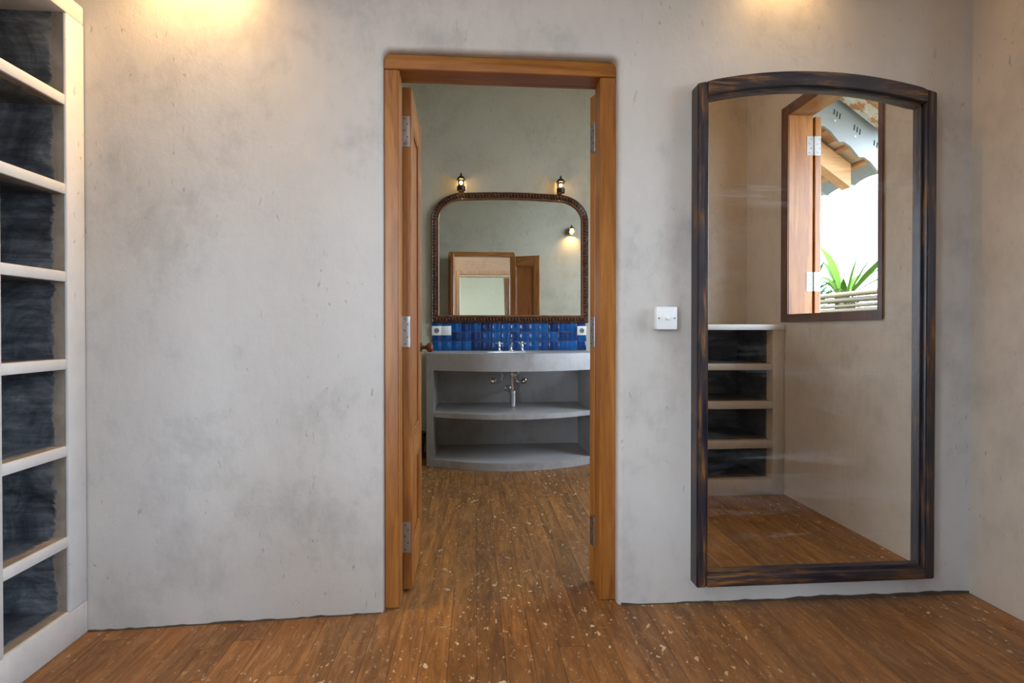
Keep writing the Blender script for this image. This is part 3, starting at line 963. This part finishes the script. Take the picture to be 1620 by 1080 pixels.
rt = [bm.verts.new((*p, CZ1)) for p in out]
rb = [bm.verts.new((*p, CZ0)) for p in out]
it = [bm.verts.new((*p, CZ1)) for p in inn]
ib = [bm.verts.new((*p, CZ0)) for p in inn]
for i in range(n):
    j = (i + 1) % n
    bm.faces.new((rt[i], rt[j], it[j], it[i]))
    bm.faces.new((rb[i], rb[j], ib[j], ib[i]))
    bm.faces.new((rt[i], rt[j], rb[j], rb[i]))
    bm.faces.new((it[i], it[j], ib[j], ib[i]))
ct = vna('counter', bm, M['cement'], smooth=40)
bm = BM()
prev = None
for k, (s_, z_) in enumerate(((1.0, CZ1 - 0.002), (0.97, 0.83), (0.88, 0.785), (0.66, 0.755), (0.3, 0.745), (0.06, 0.742))):
    ring = [bm.verts.new((BCX + 0.2095 * s_ * math.cos(a), BCY + 0.1445 * s_ * math.sin(a), z_)) for a in angs]
    if prev:
        for i in range(n):
            bm.faces.new((prev[i], prev[(i + 1) % n], ring[(i + 1) % n], ring[i]))
    prev = ring
bm.faces.new(prev)
o = obj('basin', bm, M['white_plastic'], parent=ct, smooth=True)
# apron below the counter, following the bow
bm = BM()
n2 = 40
P0 = [(VX0 + (VX1 - VX0) * i / n2) for i in range(n2 + 1)]
poly = [(x_, front(x_)) for x_ in P0] + [(x_, front(x_) + 0.045) for x_ in reversed(P0)]
prism(bm, poly, 'z', 0.738, CZ0)
vna('apron', bm, M['cement'], smooth=40)
# side walls and back
bm = BM()
prism(bm, [(VX0, front(VX0)), (VX0 + 0.058, front(VX0 + 0.058)), (VX0 + 0.058, YB), (VX0, YB)], 'z', 0, 0.738)
vna('side_wall', bm, M['cement'])
bm = BM()
prism(bm, [(VX1 - 0.058, front(VX1 - 0.058)), (VX1, front(VX1)), (VX1, YB), (VX1 - 0.058, YB)], 'z', 0, 0.738)
vna('side_wall', bm, M['cement'])
vna('back_panel', bx(VX0 + 0.058, VX1 - 0.058, YB - 0.03, YB, 0.06, 0.738), M['cement'])
vna('shelf', slab(VX0 + 0.058, VX1 - 0.058, 0.382, 0.420, 0.0, yb_=YB - 0.03), M['cement'], smooth=40)
vna('plinth', slab(VX0 + 0.058, VX1 - 0.058, 0.0, 0.060, 0.0, yb_=YB - 0.03), M['cement'], smooth=40)

# backsplash tiles
bs = empty('tile_backsplash', (0.314, YB, 0.868), label='three rows of glossy cobalt blue tiles between washstand and carved mirror', cat='backsplash')
BX0, BX1 = -0.357, 0.990
bsa = lambda name, bm, mats, **k: child_abs(name, bm, mats, bs, **k)
bsa('grout_bed', bx(BX0, BX1, YB - 0.006, YB, 0.868, 1.110), M['grout'])
NT = 16
tw = (BX1 - BX0) / NT
th_ = 0.2415 / 3
rt_ = random.Random(11)
for r_ in range(3):
    for c_ in range(NT):
        x0 = BX0 + c_ * tw + 0.0022
        z0 = 0.868 + r_ * th_ + 0.0022
        dy = rt_.uniform(0, 0.0016)
        bsa('tile', bx(x0, x0 + tw - 0.0044, YB - 0.013 - dy, YB - 0.005, z0, z0 + th_ - 0.0044, 0.0025, 2), M['tile'], smooth=50)

# sockets and switch on the tiles
def socket(x0, label, sw=False):
    c = (x0 + 0.042, YB - 0.015, 1.040)
    S = empty('rocker_switch' if sw else 'wall_socket', c, 0, label=label, cat='switch' if sw else 'socket')
    obj('face_plate', bx(-0.041, 0.041, -0.010, 0, -0.040, 0.040, 0.003, 2), M['white_plastic'], S, smooth=40)
    if sw:
        obj('rocker', bx(-0.024, 0.024, -0.013, -0.009, -0.024, 0.024, 0.002, 2), M['white_plastic'], S, smooth=40)
        obj('mark', lathe(BM(), [(0.003, -0.0131), (0.003, -0.0135)], (0, 0, 0.0), 'y', 10), M['grey_plastic'], S)
    else:
        obj('socket_rim', lathe(BM(), [(0.027, -0.010), (0.027, -0.0115), (0.022, -0.012), (0.022, -0.010)], (0, 0, 0), 'y', 24), M['white_plastic'], S, smooth=40)
        obj('socket_well', lathe(BM(), [(0.0215, -0.0102), (0.0215, -0.0108)], (0, 0, 0), 'y', 24), M['grey_plastic'], S)
        for xx in (-0.009, 0.009):
            obj('contact_hole', lathe(BM(), [(0.0035, -0.0108), (0.0035, -0.0112)], (xx, 0, 0), 'y', 10), M['dark_gap'], S)
socket(-0.357, 'white round-pin socket at the left end of the blue tiles')
socket(-0.273, 'white rocker switch beside the left socket on the blue tiles', True)
socket(0.904, 'white round-pin socket at the right end of the blue tiles')

# taps
def cross_tap(x_, label):
    T = empty('cross_tap', (x_, 2.43, 0.868), label=label, cat='tap', group='cross-handled basin taps')
    obj('tap_body', lathe(BM(), [(0.024, 0), (0.024, 0.005), (0.013, 0.012), (0.011, 0.03), (0.016, 0.04), (0.012, 0.05), (0.009, 0.058)], n=18), M['chrome'], T, smooth=40)
    hb = BM()
    for dx, dy in ((1, 0), (0, 1)):
        tube(hb, [(-0.032 * dx, -0.032 * dy, 0.066), (-0.026 * dx, -0.026 * dy, 0.066), (0, 0, 0.066), (0.026 * dx, 0.026 * dy, 0.066), (0.032 * dx, 0.032 * dy, 0.066)], [0.0075, 0.0065, 0.005, 0.0065, 0.0075], 10)
    lathe(hb, [(0.010, 0.056), (0.011, 0.07), (0.007, 0.078), (0.0, 0.080)], n=14)
    obj('cross_handle', hb, M['chrome'], T, smooth=40)
cross_tap(0.218, 'left chrome cross-handled tap on the washstand')
cross_tap(0.414, 'right chrome cross-handled tap on the washstand')
T = empty('basin_spout', (0.318, 2.44, 0.868), label='short curved chrome spout between the two cross-handled taps', cat='spout')
obj('spout_base', lathe(BM(), [(0.026, 0), (0.026, 0.006), (0.016, 0.014), (0.013, 0.024)], n=18), M['chrome'], T, smooth=40)
obj('spout_neck', tube(BM(), [(0, 0, 0.02), (0, -0.002, 0.05), (0, -0.016, 0.070), (0, -0.045, 0.077), (0, -0.075, 0.066), (0, -0.092, 0.045)], [0.012, 0.013, 0.013, 0.012, 0.011, 0.011], 14), M['chrome'], T, smooth=60)
obj('spout_knob', lathe(BM(), [(0.006, 0.078), (0.005, 0.085), (0.009, 0.092), (0.005, 0.099), (0.0, 0.1)], (0, -0.012, 0), n=12), M['chrome'], T, smooth=40)

# waste pipe and valves under the counter
D = empty('drain_trap', (0.318, 2.21, 0.42), label='chrome drain pipe with bottle trap in the upper niche', cat='drain pipe')
obj('tail_pipe', lathe(BM(), [(0.020, 0.322), (0.020, 0.318), (0.017, 0.312), (0.017, 0.150), (0.017, 0.120)], n=18), M['chrome'], D, smooth=40)
obj('slip_nut', lathe(BM(), [(0.023, 0.280), (0.025, 0.276), (0.025, 0.262), (0.023, 0.258)], n=8), M['chrome'], D)
obj('trap_bottle', lathe(BM(), [(0.018, 0.150), (0.029, 0.146), (0.029, 0.118), (0.026, 0.112), (0.026, 0.060), (0.022, 0.040), (0.022, 0.012), (0.016, 0.004), (0.0, 0.001)], n=20), M['chrome'], D, smooth=35)
obj('outlet_pipe', tube(BM(), [(0, 0.0, 0.122), (-0.01, 0.06, 0.122), (-0.018, 0.14, 0.122), (-0.020, 0.289, 0.122)], 0.014, 12), M['chrome'], D, smooth=40)
obj('wall_flange', lathe(BM(), [(0.030, 0.289), (0.030, 0.284), (0.017, 0.276)], (-0.020, 0, 0.122), 'y', 18), M['chrome'], D, smooth=40)
for x_, s_, lab in ((0.170, 1, 'left chrome angle valve with bent hose under the washstand counter'), (0.432, -1, 'right chrome angle valve with bent hose under the washstand counter')):
    Vv = empty('angle_valve', (x_, YB - 0.031, 0.605), label=lab, cat='valve', group='angle valves under the counter')
    obj('valve_flange', lathe(BM(), [(0.026, 0.0), (0.026, -0.005), (0.014, -0.012), (0.012, -0.04)], (0, 0, 0), 'y', 18), M['chrome'], Vv, smooth=40)
    obj('valve_handle', lathe(BM(), [(0.008, -0.038), (0.019, -0.042), (0.021, -0.056), (0.012, -0.062), (0, -0.063)], (0, 0, 0), 'y', 8), M['chrome'], Vv)
    tgt = 0.218 if s_ > 0 else 0.414
    obj('hose', tube(BM(), [(0, -0.025, 0.0), (0.03 * s_, -0.035, -0.012), (0.062 * s_, -0.04, 0.0), (0.078 * s_, -0.05, 0.05), ((tgt - x_), -0.06, 0.11), ((tgt - x_), -0.069, 0.226)], 0.0065, 8), M['chrome'], Vv, smooth=60)

# ------------------------------------------------------------------ carved bathroom mirror
cm = empty('carved_mirror', (0.322, YB, 1.11), label='arched-shoulder mirror in a carved dark mahogany frame above the blue tiles', cat='mirror')
BX_0, BX_1, BZ0, BZ1 = -0.359, 1.003, 1.108, 2.236
cxm = (BX_0 + BX_1) / 2
def mpath(ins, nc=14):
    x0, x1, z0, z1 = BX_0 + ins, BX_1 - ins, BZ0 + ins, BZ1 - ins
    rx, rz = 0.27 - ins, 0.235 - ins
    pts = [(x0, z0), (x1, z0)]
    for i in range(nc + 1):
        a = i / nc * math.pi / 2
        pts.append((x1 - rx + rx * math.cos(a), z1 - 0.012 - rz + rz * math.sin(a)))
    for k in (0.3, 0.5, 0.7):
        xx = x1 - rx + (x0 + rx - x1 + rx) * k
        pts.append((xx, z1 - 0.012 + 0.012 * (1 - (2 * k - 1) ** 2)))
    for i in range(nc + 1):
        a = math.pi / 2 + i / nc * math.pi / 2
        pts.append((x0 + rx + rx * math.cos(a), z1 - 0.012 - rz + rz * math.sin(a)))
    return pts
def shift_y(bm, y):
    bmesh.ops.translate(bm, verts=bm.verts, vec=(0, y, 0))
    return bm
cma = lambda name, bm, mats, **k: child_abs(name, bm, mats, cm, **k)
bm = sweep(BM(), mpath(0.0), [(0, 0), (0, 0.026), (0.008, 0.034), (0.014, 0.030), (0.044, 0.030), (0.050, 0.026), (0.052, 0)])
fr = cma('frame', shift_y(bm, YB), M['mahogany'], smooth=35)
bm = sweep(BM(), mpath(0.050), [(0, 0), (0, 0.030), (0.006, 0.034), (0.012, 0.028), (0.016, 0.016), (0.016, 0)])
cma('inner_lip', shift_y(bm, YB), M['lip'], smooth=35)
# carved ribs round the frame: slanted bead after bead
path = mpath(0.029)
seg = []
tot = 0
for i in range(len(path)):
    a, b = Vector(path[i]), Vector(path[(i + 1) % len(path)])
    seg.append((tot, a, b)); tot += (b - a).length
NR = int(tot / 0.027)
bm = BM()
for k in range(NR):
    s_ = tot * (k + 0.5) / NR
    for st_, a, b in reversed(seg):
        if s_ >= st_: break
    d = (b - a).normalized()
    p = a + d * (s_ - st_)
    nrm = Vector((-d.y, d.x))
    ang = 0.35
    u = (d * math.cos(ang) + nrm * math.sin(ang)); w = (-d * math.sin(ang) + nrm * math.cos(ang))
    ring = []
    for j in range(6):
        t = 2 * math.pi * j / 6
        q = p + u * 0.0085 * math.cos(t) + w * 0.0185 * math.sin(t)
        ring.append((bm.verts.new((q.x, YB - 0.029, q.y)), bm.verts.new((p.x + (q.x - p.x) * 0.62, YB - 0.043, p.y + (q.y - p.y) * 0.72))))
    tip = bm.verts.new((p.x, YB - 0.048, p.y))
    for j in range(6):
        a_, b_ = ring[j], ring[(j + 1) % 6]
        bm.faces.new((a_[0], b_[0], b_[1], a_[1]))
        bm.faces.new((a_[1], b_[1], tip))
cma('carved_ribs', bm, M['mahogany'], smooth=True, kind='stuff')
bm = BM()
prism(bm, mpath(0.056), 'y', YB - 0.014, YB - 0.010)
cma('mirror_glass', bm, M['glass_bath'])

# woven bin beside the washstand, mostly behind the left door leaf
g = N('woven_dark')
wv = g.n('ShaderNodeTexChecker')
g.link(g.co((60, 60, 60)), wv.inputs['Vector'])
wv.inputs['Scale'].default_value = 1.0
wv.inputs['Color1'].default_value = (0.02, 0.015, 0.01, 1)
wv.inputs['Color2'].default_value = (0.16, 0.11, 0.06, 1)
M['woven'] = g.set(Base_Color=wv.outputs[0], Roughness=0.7)
wbn = empty('woven_bin', (-0.49, 2.36, 0), label='small dark woven bin beside the washstand behind the left door leaf', cat='bin')
obj('bin_body', lathe(BM(), [(0.0, 0.003), (0.070, 0.0), (0.085, 0.10), (0.092, 0.19), (0.088, 0.19), (0.080, 0.10), (0.066, 0.006), (0.0, 0.006)], n=28), M['woven'], wbn, smooth=50)
obj('bin_rim', lathe(BM(), [(0.086, 0.184), (0.096, 0.186), (0.097, 0.198), (0.086, 0.198), (0.086, 0.184)], n=28), M['woven'], wbn, smooth=50)

# ------------------------------------------------------------------ curtain in the far doorway
g = N('curtain_cloth')
cv = g.noise(30, 4, 0.6, 0.4, g.co((1, 1, 0.06)))
M['curtain'] = g.set(Base_Color=g.ramp(cv, [(0.35, (0.34, 0.25, 0.17)), (0.65, (0.52, 0.43, 0.33))]), Roughness=0.9)
cu = empty('door_curtain', (0.62, YR - 0.07, 0.02), label='gathered beige curtain drawn aside in the far doorway, seen in the bathroom mirror', cat='curtain')
bm = BM()
nx, nz = 48, 10
rows = []
for k in range(2):
    gr = []
    for i in range(nx + 1):
        u = i / nx
        row = []
        for j in range(nz + 1):
            w = j / nz
            amp = 0.016 + 0.008 * (1 - w)
            wd = 0.205 - 0.02 * math.sin(w * math.pi)
            row.append(bm.verts.new((0.715 - wd + wd * u, YR - 0.07 + amp * math.sin(u * 2 * math.pi * 6 + 0.6 * w) + k * 0.003, 0.03 + 1.90 * w)))
        gr.append(row)
    rows.append(gr)
for gr in rows:
    for i in range(nx):
        for j in range(nz):
            bm.faces.new((gr[i][j], gr[i + 1][j], gr[i + 1][j + 1], gr[i][j + 1]))
child_abs('cloth', bm, M['curtain'], cu, smooth=True)
child_abs('curtain_rod', tube(BM(), [(-0.228, YR - 0.07, 1.945), (0.718, YR - 0.07, 1.945)], 0.010, 10), M['pale_wood'], cu, smooth=40)

# ------------------------------------------------------------------ outside the window
M['earth'] = plain('garden_earth', (0.10, 0.105, 0.05), 0.9, 0.35, 6)
obj('ground', bx(-14, 14, -14, 12, -0.30, -0.14), M['earth'], kind='structure', label='garden ground outside the window', cat='ground')

M['terracotta'] = plain('terracotta', (0.46, 0.24, 0.13), 0.75, 0.3, 12)
M['sandy_tile'] = plain('sandy_tile', (0.55, 0.40, 0.28), 0.75, 0.25, 12)
M['grey_tile'] = plain('weathered_grey_tile', (0.26, 0.29, 0.32), 0.7, 0.2, 15)
M['grey_paint'] = plain('grey_painted_metal', (0.34, 0.37, 0.385), 0.5, 0.08, 8)
M['flaky_white'] = N('flaking_white_paint')
g = M['flaky_white']
fm = g.ramp(g.noise(14, 5, 0.65, 0.4, g.co((0.5, 1, 1))), [(0.56, 0.0), (0.60, 1.0)])
M['flaky_white'] = g.set(Base_Color=g.mix(fm, (0.62, 0.60, 0.54), (0.45, 0.20, 0.08)), Roughness=0.7)

EX = 2.905            # eave edge
SL = 0.70             # roof slope
def roof_z(x, off=0.0):
    return 2.225 + (EX - x) * SL + off
rf = empty('tiled_eave', (2.5, -1.8, 2.2), label='tiled roof eave with rafters above the open window, reflected in the large mirror', cat='roof eave')
rfa = lambda name, bm, mats, **k: child_abs(name, bm, mats, rf, **k)
step = 0.150
tlen = 0.30
for k in range(5):
    xb = EX + 0.03 - k * step            # lower edge of the course
    xt = max(xb - step - 0.05, XR + 0.185)
    for q in range(6):
        ya = -1.60 - q * tlen
        bm = BM()
        A = []
        m_ = 8
        for i in range(m_ + 1):
            t = i / m_
            yy = ya - tlen * t
            arc = 0.026 * math.sin(t * math.pi) ** 0.7 if k == 0 else 0.010 * math.sin(t * math.pi)
            zl = roof_z(xb) - 0.045 + arc
            zh = roof_z(xt) - 0.055 + arc
            A.append([bm.verts.new(p) for p in ((xb, yy, zl), (xb, yy, zl + 0.022), (xt, yy, zh + 0.022), (xt, yy, zh))])
        for p, s_ in zip(A, A[1:]):
            for i in range(4):
                bm.faces.new((p[i], p[(i + 1) % 4], s_[(i + 1) % 4], s_[i]))
        bm.faces.new(A[0]); bm.faces.new(list(reversed(A[-1])))
        mt = M['grey_tile'] if k == 0 else (M['terracotta'] if (k + q) % 3 == 2 else M['sandy_tile'])
        rfa('roof_tile', bm, mt, smooth=40)
for k in range(1, 5):
    xb = EX + 0.03 - k * step
    bm = BM()
    prism(bm, [(xb - 0.004, roof_z(xb) - 0.046), (xb + 0.022, roof_z(xb) - 0.060), (xb + 0.022, roof_z(xb) - 0.082), (xb - 0.004, roof_z(xb) - 0.066)], 'y', -3.35, -1.61)
    rfa('batten', bm, M['terracotta'])
# grey stepped board across the roof slope with ventilation slots
NB = 5
poly = []
x_ = EX + 0.01
for k in range(NB):
    xa = EX - k * step
    poly += [(xa, roof_z(xa) - 0.060), (xa - 0.035, roof_z(xa) - 0.062), (xa - 0.10, roof_z(xa) + 0.012)]
xe = EX - NB * step
poly += [(xe, roof_z(xe) + 0.0)]
poly += [(xe, roof_z(xe) + 0.25), (EX, roof_z(EX) + 0.25)]
bm = BM()
prism(bm, poly, 'y', -1.605, -1.585)
gb = rfa('stepped_board', bm, M['grey_paint'], label='grey stepped board with groups of three slots')
for k in range(NB):
    xa = EX - k * step - 0.055
    for q in (-1, 0, 1):
        xs = xa + q * 0.021
        zb = roof_z(xs) + 0.075
        o = obj('slot', prism(BM(), [(xs - 0.004, zb), (xs + 0.004, zb - 0.004), (xs + 0.009, zb + 0.034), (xs + 0.001, zb + 0.038)], 'y', -1.5845, -1.5835), M['dark_gap'], parent=gb)
    o = obj('bolt', lathe(BM(), [(0.008, -1.585), (0.008, -1.582), (0.0, -1.581)], (xa - 0.012, 0, roof_z(xa) + 0.045), 'y', 10), M['white_plastic'], parent=gb)
# rafters and boards
def rafter(y0, y1, off0, off1, mat, x0=2.16, x1=EX - 0.12):
    bm = BM()
    prism(bm, [(x0, roof_z(x0, off0)), (x1, roof_z(x1, off0)), (x1, roof_z(x1, off1)), (x0, roof_z(x0, off1))], 'y', y0, y1)
    return rfa('rafter', bm, mat)
rafter(-1.80, -1.71, -0.24, -0.07, M['rafter'], 2.16, 2.755)
rafter(-2.58, -2.49, -0.24, -0.07, M['rafter'], 2.16, 2.755)
rafter(-1.54, -1.49, 0.165, 0.25, M['flaky_white'], 2.16, EX + 0.02)
rafter(-0.80, -0.72, 0.13, 0.24, M['rafter'], 2.16, EX + 0.02)
for k in range(6):
    xb = EX + 0.02 - k * 0.12
    bm = BM()
    prism(bm, [(xb, roof_z(xb, 0.255)), (xb, roof_z(xb, 0.275)), (xb - 0.115, roof_z(xb - 0.115, 0.275)), (xb - 0.115, roof_z(xb - 0.115, 0.255))], 'y', -1.60, 0.6)
    rfa('soffit_board', bm, M['rafter'])

# bamboo fence
M['bamboo'] = N('dry_bamboo')
g = M['bamboo']
info = g.n('ShaderNodeObjectInfo')
c = g.ramp(info.outputs['Random'], [(0, (0.16, 0.105, 0.03)), (0.4, (0.22, 0.155, 0.05)), (1, (0.06, 0.042, 0.02))])
M['bamboo'] = g.set(Base_Color=g.mix(1.0, c, g.ramp(g.noise(20, 4, 0.6, 0.3, g.co((1, 0.1, 1))), [(0.3, 0.7), (0.7, 1.2)]), 'MULTIPLY'), Roughness=0.6)
fe = empty('bamboo_fence', (4.2, -3.8, -0.14), label='bamboo pole fence outside the window, reflected low in the large mirror', cat='fence')
rf_ = random.Random(5)
z = -0.02
i = 0
while z < 1.42:
    r_ = rf_.uniform(0.020, 0.030)
    j0, j1 = rf_.uniform(-0.04, 0.04), rf_.uniform(-0.02, 0.02)
    bm = tube(BM(), [(4.2 + j0 * 0.3, -4.9, z + r_), (4.2, -3.8, z + r_ + j1 * 0.4), (4.2 - j0 * 0.3, -2.85 + j0, z + r_)], r_, 8)
    child_abs('bamboo_pole', bm, M['bamboo'], fe, smooth=50)
    z += 2 * r_ + 0.010
for yy in (-4.8, -3.85, -2.95):
    child_abs('fence_post', tube(BM(), [(4.26, yy, -0.14), (4.26, yy, 1.46)], 0.035, 10), M['bamboo'], fe, smooth=50)

# plants
def leaf_mat(name, a, b):
    g = N(name)
    info = g.n('ShaderNodeObjectInfo')
    c = g.ramp(info.outputs['Random'], [(0, a), (1, b)])
    g.set(Base_Color=c, Roughness=0.8, Specular_IOR_Level=0.15)
    return g.m
M['palm'] = leaf_mat('palm_leaf', (0.035, 0.10, 0.008), (0.08, 0.15, 0.015))
M['dark_leaf'] = leaf_mat('dark_leaf', (0.015, 0.08, 0.03), (0.04, 0.13, 0.05))
M['dry'] = leaf_mat('dry_grass', (0.10, 0.08, 0.04), (0.05, 0.055, 0.025))
M['stem'] = plain('plant_stem', (0.22, 0.17, 0.09), 0.8)
def ribbon(base, az, length, width, lift, droop, n=9, fold=0.25, th=0.0025):
    bm = BM()
    p = Vector(base)
    el = lift
    top, bot = [], []
    for i in range(n + 1):
        t = i / n
        d = Vector((math.cos(az) * math.cos(el), math.sin(az) * math.cos(el), math.sin(el)))
        side = Vector((-math.sin(az), math.cos(az), 0))
        up_ = side.cross(d) * -1
        w = width * (0.35 + 1.3 * t) if t < 0.4 else width * 0.87 * (1 - ((t - 0.4) / 0.6) ** 1.8)
        w = max(w, 0.002)
        row = [p - side * w + up_ * w * fold, p, p + side * w + up_ * w * fold]
        top.append([bm.verts.new(q) for q in row])
        bot.append([bm.verts.new(q - up_ * th) for q in row])
        p = p + d * (length / n)
        el -= droop / n
    for i in range(n):
        for j in range(2):
            bm.faces.new((top[i][j], top[i][j + 1], top[i + 1][j + 1], top[i + 1][j]))
            bm.faces.new((bot[i][j], bot[i + 1][j], bot[i + 1][j + 1], bot[i][j + 1]))
        bm.faces.new((top[i][0], top[i + 1][0], bot[i + 1][0], bot[i][0]))
        bm.faces.new((top[i][2], bot[i][2], bot[i + 1][2], top[i + 1][2]))
    return bm
rp = random.Random(21)
PX_, PY_, PZ_ = 4.75, -4.40, 1.46
pp = empty('strap_leaved_palm', (PX_, PY_, -0.14), label='bright green strap-leaved palm rising behind the bamboo fence', cat='palm')
child_abs('stem', tube(BM(), [(PX_, PY_, -0.14), (PX_ + 0.01, PY_ - 0.01, 0.7), (PX_, PY_, PZ_ + 0.03)], [0.09, 0.075, 0.06], 12), M['stem'], pp, smooth=50)
for azd, ln, wd, lift, droop in ((-82, 1.05, 0.045, 1.30, 0.9), (-96, 0.85, 0.040, 1.15, 1.9), (84, 0.95, 0.045, 0.72, 0.1), (66, 0.60, 0.018, 1.15, 0.2), (96, 0.55, 0.015, 1.3, 0.3),
                                (-74, 0.90, 0.040, 1.0, 0.7), (-88, 0.6, 0.03, 0.9, 1.0), (-60, 0.70, 0.040, 0.75, 1.3), (-110, 0.65, 0.032, 0.6, 1.5), (10, 0.8, 0.04, 1.0, 0.9), (40, 0.9, 0.04, 0.7, 0.6), (-30, 0.8, 0.04, 0.9, 1.0), (130, 0.3, 0.03, 1.1, 0.5), (-150, 0.3, 0.03, 1.2, 0.6)):
    az = R(azd)
    child_abs('leaf', ribbon((PX_ + 0.05 * math.cos(az), PY_ + 0.06 * math.sin(az), PZ_), az, ln, wd * 1.35, lift, droop), M['palm'], pp, smooth=60)
for nm, bx_, by_, bz, nlf, ln, wd, mt, lab in (
        ('leafy_shrub', 4.70, -4.92, 1.30, 26, 0.50, 0.035, 'dark_leaf', 'dark green leafy shrub beside the palm, next to the window hinge in the reflection'),
        ('grass_tuft', 4.60, -4.08, 1.36, 60, 0.30, 0.006, 'dry', 'dry brownish grass tuft poking over the bamboo fence'),
        ('young_palm', 4.95, -3.78, 1.05, 8, 0.50, 0.030, 'palm', 'young palm with short narrow leaves behind the right end of the fence')):
    e_ = empty(nm, (bx_, by_, -0.14), label=lab, cat='plant')
    child_abs('stem', tube(BM(), [(bx_, by_, -0.14), (bx_, by_, bz + 0.02)], [0.04, 0.02], 8), M['stem'], e_, smooth=50)
    for i in range(nlf):
        az = i * 2.4 + rp.uniform(-0.3, 0.3)
        zz = bz - rp.uniform(0, 0.12) + (rp.uniform(0, 0.4) if nm == 'leafy_shrub' else 0)
        if nm == 'leafy_shrub' and i == 0:
            pass
        child_abs('leaf', ribbon((bx_ + 0.02 * math.cos(az), by_ + 0.02 * math.sin(az), zz), az, ln * rp.uniform(0.7, 1.15), wd, rp.uniform(0.6, 1.35), rp.uniform(0.3, 1.6), n=6), M[mt], e_, smooth=60)
    if nm == 'leafy_shrub':
        child_abs('stem', tube(BM(), [(bx_, by_, bz), (bx_, by_, bz + 0.42)], [0.02, 0.008], 8), M['stem'], e_, smooth=50)
